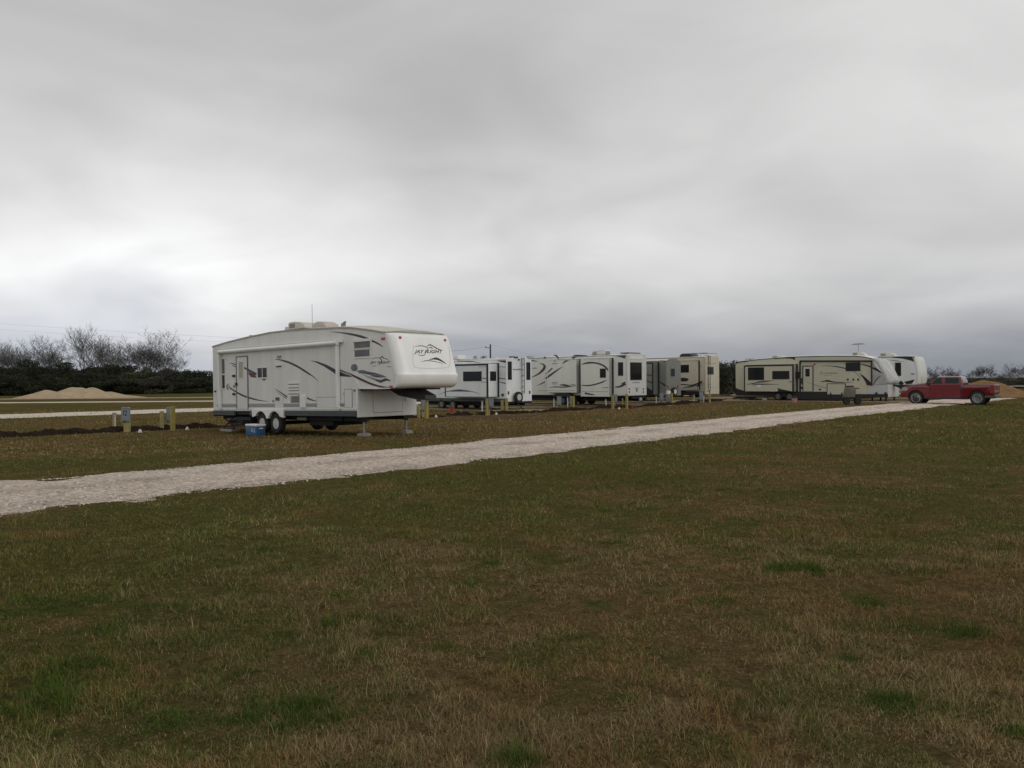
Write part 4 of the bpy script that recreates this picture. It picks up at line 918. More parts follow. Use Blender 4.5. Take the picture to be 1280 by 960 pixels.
MB().box(x_f+.3,x_r-.1,.4,WT-.4,zr-.02,zr+.16).tube([(wx0,.1,rw),(wx0,WT-.1,rw)],.06).tube([(wx1,.1,rw),(wx1,WT-.1,rw)],.07).tube([(wx1,.85,rw),(wx1,1.15,rw)],.16,14).build('chassis', FRAME, RT)
for wx in (wx0, wx1):
    pl = arcp(wx, ra+.02, 0, pi, 12)
    for ya, yb in ((.16,.7),(WT-.7,WT-.16)): MB().prism(pl+[(wx-ra,zr-.05),(wx+ra,zr-.05)], ya, yb).build('wheel_well', BLACK, RT)
def truck_wheel(x, side):
    y = -.01 if side < 0 else WT+.01; g = side; r = rw
    wo = MB().lathe([(r*.66,0),(r*.70,g*.012),(r*.9,g*.012),(r*.97,g*-.01),(r,g*-.045),(r,g*-.22),(r*.94,g*-.26),(r*.66,g*-.26)],(x,y,r),'y',40).build('wheel', RUB, RT, smooth=True)
    MB().lathe([(r*.68,g*.0),(r*.64,g*.0),(r*.60,g*-.05),(r*.58,g*-.12),(.0001,g*-.12)],(x,y,r),'y',40, m=1).lathe([(r*.69,g*.006),(r*.64,g*.008),(r*.63,g*-.02)],(x,y,r),'y',40).lathe([(r*.16,g*-.1),(r*.16,g*.0),(.0001,g*.005)],(x,y,r),'y',20)
    k = MB().lathe([(r*.68,g*.0),(r*.64,g*.004),(r*.60,g*-.05),(r*.58,g*-.12)],(x,y,r),'y',40)
    k.lathe([(.0001,g*-.11),(r*.58,g*-.12)],(x,y,r),'y',40,m=1)
    k.lathe([(r*.2,g*-.1),(r*.18,g*-.01),(.0001,g*-.005)],(x,y,r),'y',20)
    for i in range(5):
        a = 2*pi*i/5+.3; ca, sa_ = math.cos(a), math.sin(a); w0, w1 = r*.12, r*.21
        pts = []
        for rr_, ww in ((r*.12,w0),(r*.63,w1)):
            for sg_ in (-1,1): pts.append((rr_*ca-sg_*ww*sa_, rr_*sa_+sg_*ww*ca))
        vs = [(x+a_,y+g*-.012,r+b2) for a_,b2 in pts]+[(x+a_,y+g*-.08,r+b2) for a_,b2 in pts]
        k.add(vs, [(0,1,3,2),(4,6,7,5),(0,2,6,4),(1,5,7,3),(0,4,5,1),(2,3,7,6)])
    k.build('rim', [ALLOY, BLACK], wo, fix=False)
for wx in (wx0, wx1):
    for sd in (-1, 1): truck_wheel(wx, sd)
# whip of the antenna on the fender
MB().tube([(xw-.35,.25,zh+.03),(xw-.3,.25,zh+.55)],.006,5).build('antenna', BLACK, RT)
# ================================================================== ground
def axis(segs):
    out = [segs[0][0]]
    for a, b, st_ in segs:
        n = max(1, int(round((b-a)/st_))); out += [a+(b-a)*i/n for i in range(1, n+1)]
    return np.array(out)
def geo(a, b, n): return [a*(b/a)**(i/n) for i in range(1, n+1)]
ys = np.concatenate([axis([(-400,-40,40),(-40,2.4,4),(2.4,14,.10),(14,30,.22),(30,60,.6),(60,140,2.5)]), geo(140,6000,18)])
xh = np.concatenate([axis([(0,9,.12),(9,20,.3),(20,45,.9),(45,140,4)]), geo(140,6000,14)])
xs = np.concatenate([-xh[::-1][:-1], xh])
GX, GY = np.meshgrid(xs, ys); gx = GX.ravel(); gy = GY.ravel()
SPOTS = [(120,836,.28,.22),(322,848,.20,.2),(375,893,.4,.24),(500,886,.22,.16),(330,900,.2,.2),(35,880,.3,.3),(225,905,.4,.3),(1098,752,.3,.3),(200,757,.3,.12),(745,756,.25,.15),(930,735,.3,.2),(1150,880,.45,.3),(565,812,.3,.15),(1240,800,.5,.5),(420,780,.5,.2),(1000,715,.5,.4),(60,760,.5,.4),(1232,607,.5,.3),(912,613,.3,.25),(650,955,.2,.1)]
SP = [(ground_at(a,b), rx, ry) for a,b,rx,ry in SPOTS]
_r = random.Random(5)
for _ in range(80):
    _y = _r.uniform(3.4, 16); _q = _r.uniform(.035, .10)*(1+_y*.04); SP.append((Vector((_r.uniform(-1,1)*_y*.72, _y, 0)), _q*1.3, _q))
def green(x, y):
    """share of living green in the turf, 0 (dry brown) to 1"""
    big = fbm(x, y, 5.5, 3, 3); mid = fbm(x, y, 1.3, 21, 3); fine = fbm(x, y, .30, 33, 2); tiny = fbm(x, y, .11, 39, 2)
    u, v = uv(x, y)
    g = .34*big+.28*mid+.24*fine+.18*tiny
    g = (g-.49)*5.6+.16
    # the verge of the gravel road stays greener, on the near side most
    g = g + .38*np.exp(-((v+9.6)/2.2)**2)*(u < 24)*(u > -14) + .45*sst(18, 34, u)*(v > -12)
    g = g - .34*(v < -15)*(v > -60) + .5*((v < -15)&(v > -21))*np.exp(-((u-3)/4.5)**2)
    g = g + .9*sst(92, 104, y)
    g = g + .35*sst(52,46,-v+0*u)*0
    g = np.clip(g, 0, .72)
    for p, rx, ry in SP:
        g = g + 1.5*np.exp(-(((x-p.x)/(rx*.62))**2+((y-p.y)/(ry*.62))**2))*np.clip((fbm(x, y, .22, 35, 2)-.38)*4, 0, 1.4)
    return np.clip(g, 0, 1)
gz = terr(gx, gy)
me = bpy.data.meshes.new('ground'); ny_, nx_ = GX.shape
me.vertices.add(len(gx)); me.vertices.foreach_set('co', np.column_stack([gx, gy, gz]).astype(np.float32).ravel())
idx = (np.arange(ny_-1)[:,None]*nx_+np.arange(nx_-1)[None,:]).ravel()
quads = np.column_stack([idx, idx+1, idx+nx_+1, idx+nx_]).astype(np.int32)
me.loops.add(quads.size); me.loops.foreach_set('vertex_index', quads.ravel())
me.polygons.add(len(quads)); me.polygons.foreach_set('loop_start', np.arange(0, quads.size, 4, dtype=np.int32)); me.polygons.foreach_set('loop_total', np.full(len(quads), 4, np.int32))
me.update(calc_edges=True); me.polygons.foreach_set('use_smooth', [True]*len(quads))
at_ = me.attributes.new('green', 'FLOAT', 'POINT'); at_.data.foreach_set('value', green(gx, gy).astype(np.float32))
def noise_col(nt, src, cols, scale, detail=6, rough=.65, lo=.3, hi=.7):
    n = nt.nodes.new('ShaderNodeTexNoise'); n.inputs['Scale'].default_value = scale; n.inputs['Detail'].default_value = detail; n.inputs['Roughness'].default_value = rough
    nt.links.new(src, n.inputs['Vector']); r = nt.nodes.new('ShaderNodeValToRGB'); e = r.color_ramp.elements
    e[0].position = lo; e[0].color = (*cols[0],1); e[1].position = hi; e[1].color = (*cols[-1],1)
    for i, c in enumerate(cols[1:-1]):
        k = e.new(lo+(hi-lo)*(i+1)/(len(cols)-1)); k.color = (*c,1)
    nt.links.new(n.outputs['Fac'], r.inputs[0]); return r.outputs[0], n.outputs['Fac']
def ground_mat():
    m = bpy.data.materials.new('turf'); m.use_nodes = True; nt = m.node_tree; b = nt.nodes['Principled BSDF']
    g = nt.nodes.new('ShaderNodeNewGeometry').outputs['Position']
    br, f1 = noise_col(nt, g, [(.056,.040,.020),(.125,.090,.043),(.205,.155,.078)], 7, 8, .75, .28, .72)
    gr, f2 = noise_col(nt, g, [(.030,.038,.013),(.066,.076,.024),(.115,.120,.042)], 9, 8, .75, .28, .72)
    big, _ = noise_col(nt, g, [(.70,.68,.64),(1.25,1.22,1.12)], 34, 4, .6, .35, .65)
    a = nt.nodes.new('ShaderNodeAttribute'); a.attribute_name = 'green'
    mx = nt.nodes.new('ShaderNodeMix'); mx.data_type = 'RGBA'; nt.links.new(a.outputs['Fac'], mx.inputs[0]); nt.links.new(br, mx.inputs[6]); nt.links.new(gr, mx.inputs[7])
    mu = nt.nodes.new('ShaderNodeMix'); mu.data_type = 'RGBA'; mu.blend_type = 'MULTIPLY'; mu.inputs[0].default_value = 1
    nt.links.new(mx.outputs[2], mu.inputs[6]); nt.links.new(big, mu.inputs[7]); nt.links.new(mu.outputs[2], b.inputs['Base Color'])
    b.inputs['Roughness'].default_value = 1; b.inputs['Specular IOR Level'].default_value = 0
    n = nt.nodes.new('ShaderNodeTexNoise'); n.inputs['Scale'].default_value = 14; n.inputs['Detail'].default_value = 8; n.inputs['Roughness'].default_value = .8
    nt.links.new(g, n.inputs['Vector']); bp = nt.nodes.new('ShaderNodeBump'); bp.inputs['Strength'].default_value = .9; bp.inputs['Distance'].default_value = .06
    nt.links.new(n.outputs['Fac'], bp.inputs['Height']); nt.links.new(bp.outputs[0], b.inputs['Normal']); return m
me.materials.append(ground_mat())
go = bpy.data.objects.new('ground', me); COL.objects.link(go); struct(go)
# ---- loose surfaces laid over the turf: strips whose edges sink into it
def soil_mat(name, cols, scale=5, bump=.8, bs=22, pebbles=None, tracks=False):
    m = bpy.data.materials.new(name); m.use_nodes = True; nt = m.node_tree; b = nt.nodes['Principled BSDF']
    g = nt.nodes.new('ShaderNodeNewGeometry').outputs['Position']
    c, f = noise_col(nt, g, cols, scale, 10, .75, .25, .75); out = c
    if pebbles:
        v = nt.nodes.new('ShaderNodeTexVoronoi'); v.inputs['Scale'].default_value = pebbles; nt.links.new(g, v.inputs['Vector'])
        mr = nt.nodes.new('ShaderNodeMapRange'); mr.inputs[3].default_value = .62; mr.inputs[4].default_value = 1.25
        sp = nt.nodes.new('ShaderNodeSeparateColor'); nt.links.new(v.outputs['Color'], sp.inputs[0]); nt.links.new(sp.outputs[0], mr.inputs[0])
        s_ = nt.nodes.new('ShaderNodeVectorMath'); s_.operation = 'SCALE'; nt.links.new(c, s_.inputs[0]); nt.links.new(mr.outputs[0], s_.inputs['Scale']); out = s_.outputs[0]
    if tracks:
        at = nt.nodes.new('ShaderNodeAttribute'); at.attribute_name = 'loose'; mm = nt.nodes.new('ShaderNodeMix'); mm.data_type = 'RGBA'; mm.blend_type = 'MULTIPLY'
        nt.links.new(at.outputs['Fac'], mm.inputs[0]); nt.links.new(out, mm.inputs[6]); mm.inputs[7].default_value = (.66,.64,.63,1); out = mm.outputs[2]
    nt.links.new(out, b.inputs['Base Color']); b.inputs['Roughness'].default_value = .95; b.inputs['Specular IOR Level'].default_value = .03
    n = nt.nodes.new('ShaderNodeTexNoise'); n.inputs['Scale'].default_value = bs; n.inputs['Detail'].default_value = 8; n.inputs['Roughness'].default_value = .75
    nt.links.new(g, n.inputs['Vector']); bp = nt.nodes.new('ShaderNodeBump'); bp.inputs['Strength'].default_value = bump; bp.inputs['Distance'].default_value = .05
    nt.links.new(n.outputs['Fac'], bp.inputs['Height']); nt.links.new(bp.outputs[0], b.inputs['Normal']); return m
def grid_obj(name, X, Y, Z, m, smooth=True):
    ny_, nx_ = X.shape; me = bpy.data.meshes.new(name)
    me.vertices.add(X.size); me.vertices.foreach_set('co', np.column_stack([X.ravel(), Y.ravel(), Z.ravel()]).astype(np.float32).ravel())
    idx = (np.arange(ny_-1)[:,None]*nx_+np.arange(nx_-1)[None,:]).ravel()
    q = np.column_stack([idx, idx+1, idx+nx_+1, idx+nx_]).astype(np.int32)
    me.loops.add(q.size); me.loops.foreach_set('vertex_index', q.ravel())
    me.polygons.add(len(q)); me.polygons.foreach_set('loop_start', np.arange(0, q.size, 4, dtype=np.int32)); me.polygons.foreach_set('loop_total', np.full(len(q), 4, np.int32))
    me.update(calc_edges=True); me.validate()
    if smooth: me.polygons.foreach_set('use_smooth', [True]*len(q))
    me.materials.append(m); o = bpy.data.objects.new(name, me); COL.objects.link(o)
    return o
def strip(name, u0, u1, du, vc, hw, m, h=.05, rag=.45, dv=.2, seed=0, relief=.02, sc=1.2, over=1.0):
    """ribbon along AU; vc(u) centre, hw(u) half width; its edge dips under the turf at a ragged line"""
    U = np.arange(u0, u1+du, du); S = np.arange(-1.45, 1.451, dv/2)
    UU, SS = np.meshgrid(U, S, indexing='ij')
    C_ = vc(UU); H = hw(UU); V = C_+SS*H
    X = AU.x*UU+AV.x*V; Y = AU.y*UU+AV.y*V
    r = 1+rag*(fbm(X, Y, sc, seed, 4)-.5)*2/np.maximum(H, .5)*over
    prof = h*(1-np.clip(np.abs(SS)/r, 0, 9)**4)
    prof = np.clip(prof, -.10, h)
    Z = terr(X, Y)+prof+relief*(fbm(X, Y, .5, seed+5, 3)-.5)*(prof > -.05)
    # two compacted wheel tracks, loose stone between them and at the edges
    Z = Z-.03*(np.exp(-((np.abs(SS)-.48)/.16)**2))*(prof > 0)
    loose = np.clip(np.exp(-(SS/.22)**2)*.9+np.exp(-((np.abs(SS)-.95)/.18)**2)*.8, 0, 1)*np.clip((fbm(X,Y,.9,61,3)-.36)*4, 0, 1)
    o = grid_obj(name, X, Y, Z, m); a = o.data.attributes.new('loose', 'FLOAT', 'POINT'); a.data.foreach_set('value', loose.ravel().astype(np.float32)); return o
GRAV = soil_mat('pale_gravel', [(.52,.425,.345),(.68,.57,.485),(.78,.67,.58)], 1.6, 1.0, 26, pebbles=22, tracks=True)
GRAV2 = soil_mat('far_gravel', [(.44,.38,.31),(.58,.51,.43),(.68,.61,.52)], 1.0, .4, 10)
vc = lambda U: np.interp(U, [-30,0,8,20,35,55,80], [-14.3,-13.95,-13.6,-13.75,-14.3,-14.4,-14.2])
hw = lambda U: np.interp(U, [-30,0,10,20,40,60,80], [1.85,1.88,1.9,1.85,1.9,1.9,2.1])
road = strip('gravel_road', -22, 74, .18, vc, hw, GRAV, h=.055, rag=.58, dv=.08, seed=2, relief=.05, sc=1.0); struct(road)
rd2 = strip('far_gravel_road', -70, 110, .8, lambda U: -53.8+0*U, lambda U: 3.2+0*U, GRAV2, h=.05, rag=.8, seed=7, relief=.01, sc=2.5); struct(rd2)
def strip_xy(name, pts, half, m, h=.05, seed=0, kind=True, rag=.5):
    P = []; n = len(pts)
    for i in range(n-1):
        a, b = Vector(pts[i]), Vector(pts[i+1]); k = max(2, int((b-a).length/1.0))
        for j in range(k): P.append(a+(b-a)*j/k)
    P.append(Vector(pts[-1])); S = np.linspace(-1.4, 1.4, 25); X = []; Y = []; Q = []
    for i, p in enumerate(P):
        d = (P[min(i+1,len(P)-1)]-P[max(i-1,0)]).normalized(); nx, ny = -d.y, d.x
        for s_ in S: X.append(p.x+nx*s_*half); Y.append(p.y+ny*s_*half); Q.append(s_)
    X = np.array(X).reshape(-1, 25); Y = np.array(Y).reshape(-1, 25); Q = np.array(Q).reshape(-1, 25)
    e = np.minimum(np.arange(len(P)), np.arange(len(P))[::-1])[:,None]/2.0
    r = 1+rag*(fbm(X, Y, 2.2, seed, 3)-.5)*2/half
    Z = terr(X, Y)+np.clip(h*(1-(np.abs(Q)/r)**4)-.12*np.clip(1-e, 0, 1), -.1, h)
    return grid_obj(name, X, Y, Z, m)
struct(strip_xy('cross_track', [(-75,80.5),(-50,81),(-20,82.5),(0,84),(40,86),(120,90)], 1.5, GRAV2, seed=4))
struct(strip_xy('bare_earth', [(-80,98),(-60,101),(-45,101.5),(-26,103),(-18,103)], 2.0, soil_mat('pale_earth', [(.20,.15,.10),(.30,.23,.16),(.38,.30,.22)], 1.2, .5, 6), h=.08, seed=8))
PAD = soil_mat('pad_earth', [(.17,.13,.09),(.27,.22,.16),(.36,.30,.23)], 1.5, .6, 15)
def pad(u, v0, v1, half, seed):
    a = AU*u+AV*v0; b = AU*u+AV*v1
    struct(strip_xy('parking_pad', [(a.x,a.y),(b.x,b.y)], half, PAD, h=.05, seed=seed, rag=.35))
for i, (u, a, b) in enumerate([(38.1,-46,-29.6),(49.9,-49,-28.6),(57,-45,-30),(66.5,-49,-31),(61,-33,-15.5),(72.2,-33,-15.5)]): pad(u, a, b, 2.2, 20+i)
# turned soil along the buried service line
def trench():
    m = soil_mat('dark_soil', [(.010,.007,.005),(.026,.016,.011),(.06,.038,.025)], 4, 1.0, 14)
    U = np.arange(-6, 66, .09); S = np.linspace(-1.3, 1.3, 27); UU, SS = np.meshgrid(U, S, indexing='ij')
    cen = -33.0+np.interp(UU, [-6,8,12,20,36,66], [-.6,.1,.4,1.0,2.2,2.4])+.5*(vn(UU, UU*0, 3.5, 3)-.5)
    V = cen+SS*.72; X = AU.x*UU+AV.x*V; Y = AU.y*UU+AV.y*V
    amp = .14*sst(.38,.56,vn(UU, UU*0+3, 2.6, 8)*.5+.5*vn(UU,UU*0,.9,2))+.05
    Z = terr(X, Y)+amp*(1-(np.abs(SS)*(1+.5*(fbm(X,Y,.8,4,3)-.5)*2))**2)-.03+.24*(fbm(X,Y,.42,40,3)-.5)+.10*(vn(X,Y,.16,44)-.5)
    struct(grid_obj('turned_soil', X, Y, Z, m))
trench()
m_red = soil_mat('reddish_soil', [(.05,.028,.017),(.10,.058,.036),(.16,.10,.065)], 2, .9, 12)
def soil_patch(name, px, py, rx, ry, h, m, seed):
    c = ground_at(px, py); n = 26
    a = np.linspace(-1.2, 1.2, n); A_, B_ = np.meshgrid(a, a, indexing='ij'); X = c.x+A_*rx; Y = c.y+B_*ry
    r = np.sqrt(A_**2+B_**2)*(1+.6*(fbm(X,Y,.8,seed,3)-.5)*2)
    Z = terr(X, Y)+h*(1-r**2)+.05*(fbm(X,Y,.3,seed+1,3)-.5); Z = np.maximum(Z, terr(X,Y)-.08)
    return struct(grid_obj(name, X, Y, Z, m))
for i, (a,b,rx,ry,h) in enumerate([(545,520,2.2,.7,.05),(610,521,3.2,1.0,.05),(665,513,2.4,.9,.05),(735,511,1.8,1.2,.05),(800,508,2.6,1.0,.05),(860,504,2.6,1.2,.05)]): soil_patch('reddish_soil', a,b,rx,ry,h,m_red,60+i)
for i, (a,b,rx,ry,h) in enumerate([(150,538,1.2,.55,.06),(660,509,2.2,.6,.04)]): soil_patch('sandy_soil', a,b,rx,ry,h,PAD,80+i)
# ---- earth piles
def pile(name, label, peaks, m, grp=None, seed=1, res=.25, hfn=.12):
    X0 = min(p[0]-p[3]*1.3 for p in peaks); X1 = max(p[0]+p[3]*1.3 for p in peaks); Y0 = min(p[1]-p[3]*1.3 for p in peaks); Y1 = max(p[1]+p[3]*1.3 for p in peaks)
    X, Y = np.meshgrid(np.arange(X0, X1, res), np.arange(Y0, Y1, res), indexing='ij'); Z = X*0-.12
    for px, py, h, r in peaks:
        d = np.hypot(X-px, Y-py)*(1+.25*(fbm(X,Y,2.0,seed,3)-.5)*2); Z = np.maximum(Z, h*np.clip(1.06-d/r, -.2, 1)**1.15 if False else h*np.where(d < r, (1-d/r), -.15)**1 )
        Z = Z
    Z = Z+hfn*(fbm(X,Y,.9,seed+3,4)-.5)*(Z > 0)
    # weathered tops
    k = Z.copy()
    for _ in range(3): k[1:-1,1:-1] = (k[1:-1,1:-1]*2+k[:-2,1:-1]+k[2:,1:-1]+k[1:-1,:-2]+k[1:-1,2:])/6
    o = grid_obj(name, X, Y, k+terr0(X, Y), m); tag(o, label, 'dirt pile', grp); return o
CAL = soil_mat('caliche', [(.28,.21,.13),(.40,.31,.205),(.50,.40,.28)], 1.3, .9, 5)
c1, c2, c3, c4 = at(58,104), at(90,104), at(112,104), at(140,104)
pile('dirt_pile', 'low pale sandy pile, left end of the heap before the dark bushes', [(c1.x,104,1.25,3.5),(c1.x-1.6,104,.75,2.6)], CAL, 'pale dirt piles', 1)
pile('dirt_pile', 'highest pale sandy pile, middle of the heap before the dark bushes', [(c2.x,104,1.6,3.9),(c2.x+.9,104.4,1.55,3.4)], CAL, 'pale dirt piles', 2)
pile('dirt_pile', 'pale sandy pile sloping down rightward, right end of the heap before the bushes', [(c3.x+.3,104,1.55,3.6),(c3.x+2.6,104,.95,3.4),(c4.x+1,104,.5,3.2)], CAL, 'pale dirt piles', 3)
ORD = soil_mat('orange_earth', [(.12,.068,.032),(.22,.132,.066),(.31,.20,.11)], 1.6, .9, 7)
r1, r2, r3 = at(1222,70), at(1245,70), at(1262,70)
pile('dirt_pile', 'orange brown earth pile behind the bed of the red pickup', [(r1.x-1.2,71,1.5,3.6),(r1.x+.8,70.5,1.65,3.6),(r2.x-.2,70,1.5,3.4),(r3.x-.8,70,.75,2.6)], ORD, None, 5)
# ================================================================== gravel stones
def stones():
    ico = [(0,0,1),(.894,0,.447),(.276,.851,.447),(-.724,.526,.447),(-.724,-.526,.447),(.276,-.851,.447),(.724,.526,-.3),(-.276,.851,-.3),(-.894,0,-.3),(-.276,-.851,-.3),(.724,-.526,-.3)]
    F = [(0,1,2),(0,2,3),(0,3,4),(0,4,5),(0,5,1),(1,6,2),(2,7,3),(3,8,4),(4,9,5),(5,10,1),(6,7,2),(7,8,3),(8,9,4),(9,10,5),(10,6,1)]
    n = 60000; U = -12+RNG.random(n)**1.35*62; S = (RNG.random(n)*2-1)
    S = np.sign(S)*np.abs(S)**.72*1.16
    V = vc(U)+S*hw(U); X = AU.x*U+AV.x*V; Y = AU.y*U+AV.y*V
    dens = fbm(X, Y, 1.6, 50, 3); keep = ((dens > .50)&(np.abs(np.abs(S)-.48) > .2))|(np.abs(S) > .85); X, Y, S = X[keep], Y[keep], S[keep]; n = len(X)
    Z = terr(X, Y)+.055*(1-np.abs(S)**4)+.0; R_ = .006+.014*RNG.random(n)**3; R_ *= (.9+np.hypot(X,Y)/40)
    ic = np.array(ico); ang = RNG.random(n)*6.28; ca, sa = np.cos(ang), np.sin(ang)
    jit = 1+.35*(RNG.random((n, 11, 1))-.5); b = ic[None]*jit*R_[:,None,None]*np.array([1.2,.9,.65])
    vx = b[...,0]*ca[:,None]-b[...,1]*sa[:,None]+X[:,None]; vy = b[...,0]*sa[:,None]+b[...,1]*ca[:,None]+Y[:,None]; vz = b[...,2]+Z[:,None]
    v = np.stack([vx,vy,vz], -1).reshape(-1,3).astype(np.float32)
    f = (np.array(F)[None]+np.arange(n)[:,None,None]*11).reshape(-1,3).astype(np.int32)
    tri_mesh('loose_stones', v, f, stone_mat(), np.repeat(RNG.random(n), 11).astype(np.float32), 'rnd')
def tri_mesh(name, v, f, m, attr=None, an='rnd', kind='stuff', col=None):
    me = bpy.data.meshes.new(name); me.vertices.add(len(v)); me.vertices.foreach_set('co', v.ravel())
    me.loops.add(f.size); me.loops.foreach_set('vertex_index', f.ravel()); me.polygons.add(len(f))
    me.polygons.foreach_set('loop_start', np.arange(0, f.size, 3, dtype=np.int32)); me.polygons.foreach_set('loop_total', np.full(len(f), 3, np.int32))
    me.update(calc_edges=True)
    if attr is not None: a = me.attributes.new(an, 'FLOAT', 'POINT'); a.data.foreach_set('value', attr)
    if col is not None: a = me.color_attributes.new('tint', 'FLOAT_COLOR', 'POINT'); a.data.foreach_set('color', col.astype(np.float32).ravel())
    me.materials.append(m); o = bpy.data.objects.new(name, me); COL.objects.link(o)
    if kind: o['kind'] = kind
    return o
def stone_mat():
    m = bpy.data.materials.new('stone'); m.use_nodes = True; nt = m.node_tree; b = nt.nodes['Principled BSDF']
    a = nt.nodes.new('ShaderNodeAttribute'); a.attribute_name = 'rnd'; r = nt.nodes.new('ShaderNodeValToRGB'); e = r.color_ramp.elements
    e[0].color = (.30,.25,.21,1); e[1].color = (.72,.64,.55,1); k = e.new(.35); k.color = (.52,.45,.38,1)
    nt.links.new(a.outputs['Fac'], r.inputs[0]); nt.links.new(r.outputs[0], b.inputs['Base Color']); b.inputs['Roughness'].default_value = .9; return m
stones()
# ================================================================== grass blades
def grass():
    m = bpy.data.materials.new('grass_blade'); m.use_nodes = True; nt = m.node_tree; b = nt.nodes['Principled BSDF']
    a = nt.nodes.new('ShaderNodeAttribute'); a.attribute_name = 'tint'; nt.links.new(a.outputs['Color'], b.inputs['Base Color'])
    b.inputs['Roughness'].default_value = .9; b.inputs['Specular IOR Level'].default_value = 0
    V = []; Fc = []; C = []; off = 0
    def batch(n, y0, y1, hgt, wid, flat, p, two):
        nonlocal off
        # sampled evenly in the row of the photograph, i.e. density falls with distance
        t = RNG.random(n); iy = 1/y0+(1/y1-1/y0)*t**p; Y = 1/iy
        X = (RNG.random(n)*2-1)*(Y*.76+1.2)
        u, v = uv(X, Y)
        keep = (v > vc(u)+hw(u)*(1.0+.0)+.35*(fbm(X,Y,1.0,2,3)-.3)) | (v < vc(u)-hw(u)*1.0-.35*(fbm(X,Y,1.0,2,3)-.3))
        keep &= (fbm(X, Y, .16, 77, 2) > .26)
        X, Y = X[keep], Y[keep]; n = len(X); g = green(X, Y)
        clump = fbm(X, Y, .35, 91, 3)
        isg = RNG.random(n) < g*.72+.08
        L = hgt*(.35+1.0*RNG.random(n)**1.6)*(.35+1.5*np.clip((clump-.3)*1.8,0,1))*np.where(isg, 1+.5*(g > .8), 1.0)*(1+.03*Y)
        tall = RNG.random(n) < .010; L = np.where(tall & ~isg, L*2.6, L)
        w = wid*(.6+.8*RNG.random(n))*np.maximum(1, Y/5.0)
        th = RNG.random(n)*6.283; tilt = np.where(isg, .2+1.1*RNG.random(n), flat*(.35+.65*RNG.random(n)))
        dx, dy = np.cos(th), np.sin(th); hx, hy = -dy*w/2, dx*w/2
        z0 = terr(X, Y)-.004
        st, ct = np.sin(tilt), np.cos(tilt)
        mx_, my_, mz_ = X+dx*L*.55*st*.7, Y+dy*L*.55*st*.7, z0+L*.55*np.maximum(ct*1.15, .12)
        ex, ey, ez = X+dx*L*st, Y+dy*L*st, z0+L*np.maximum(ct, .06)
        ct_ = RNG.random((n,1)); ct2 = RNG.random((n,1))
        straw = np.array([.36,.275,.145]); brown = np.array([.130,.086,.042]); rus = np.array([.23,.135,.058]); gA = np.array([.050,.072,.016]); gB = np.array([.145,.165,.046])
        dry = brown+(straw-brown)*ct_**1.3; rp = np.clip((fbm(X,Y,1.1,201,3)-.42)*3.5, .05, .7)[:,None]; dry = np.where(ct2 < rp, rus*(.6+.7*ct_), dry)
        gr = gA+(gB-gA)*ct_
        deep = np.clip((g-.75)*4, 0, 1)[:,None]; gr = gr*(1-deep)+np.array([.055,.090,.018])*(.6+.9*ct_)*deep
        col = np.where(isg[:,None], gr, dry)*(.62+.5*fbm(X,Y,3.2,13,2)[:,None]+.45*fbm(X,Y,.7,113,3)[:,None])
        if two:
            pts = np.stack([np.stack([X-hx,Y-hy,z0],-1), np.stack([X+hx,Y+hy,z0],-1), np.stack([mx_-hx*.8,my_-hy*.8,mz_],-1), np.stack([mx_+hx*.8,my_+hy*.8,mz_],-1), np.stack([ex,ey,ez],-1)], 1)
            k = 5; fs = np.array([(0,1,3),(0,3,2),(2,3,4)])
        else:
            pts = np.stack([np.stack([X-hx,Y-hy,z0],-1), np.stack([X+hx,Y+hy,z0],-1), np.stack([ex,ey,ez],-1)], 1); k = 3; fs = np.array([(0,1,2)])
        V.append(pts.reshape(-1,3).astype(np.float32)); Fc.append((fs[None]+np.arange(n)[:,None,None]*k+off).reshape(-1,3).astype(np.int32))
        c4 = np.ones((n,k,4), np.float32); c4[...,:3] = col[:,None,:]; C.append(c4.reshape(-1,4)); off += n*k
    batch(620000, 2.6, 9, .046, .0021, 1.52, 1.0, True)
    batch(520000, 7, 26, .036, .0028, 1.5, 1.0, False)
    batch(120000, 20, 60, .036, .0045, 1.3, 1.0, False)
    tri_mesh('grass', np.concatenate(V), np.concatenate(Fc), m, None, '', 'stuff', np.concatenate(C))
grass()
# ================================================================== utility posts, boxes and pipes at the hook-ups
def yellow_post(px, base, toppx, w, label, m=YEL, grp='yellow hook-up posts', cat='post'):
    g = ground_at(px, base); h = (base-toppx)*g.y/F_PX; ww = w*.84*g.y/F_PX
    o = empty('utility_post', g, label, cat, grp, rot=(0,0,-TH+.1*math.sin(px)))
    MB().box(-ww/2,ww/2,-ww/2,ww/2,-.1,h).build('post', m, o, bevel=.008)
    MB().box(-ww/2-.004,ww/2+.004,-ww/2-.004,ww/2+.004,h-.02,h+.006).build('post_cap', YELW, o)
    return o
def pipe(px, base, toppx, label, r=.028, m=PVC):
    g = ground_at(px, base); h = (base-toppx)*g.y/F_PX
    o = empty('water_pipe', g, label, 'pipe', 'upright water pipes', rot=(0,0,px))
    MB().tube([(0,0,-.05),(0,0,h)], r, 10).build('pipe', m, o, smooth=True)
    MB().tube([(0,0,h-.07),(0,0,h+.02)], r*1.35, 10).tube([(0,0,h-.12),(.09,0,h-.12)], r*.6, 8).build('tap', STEEL, o)
    return o
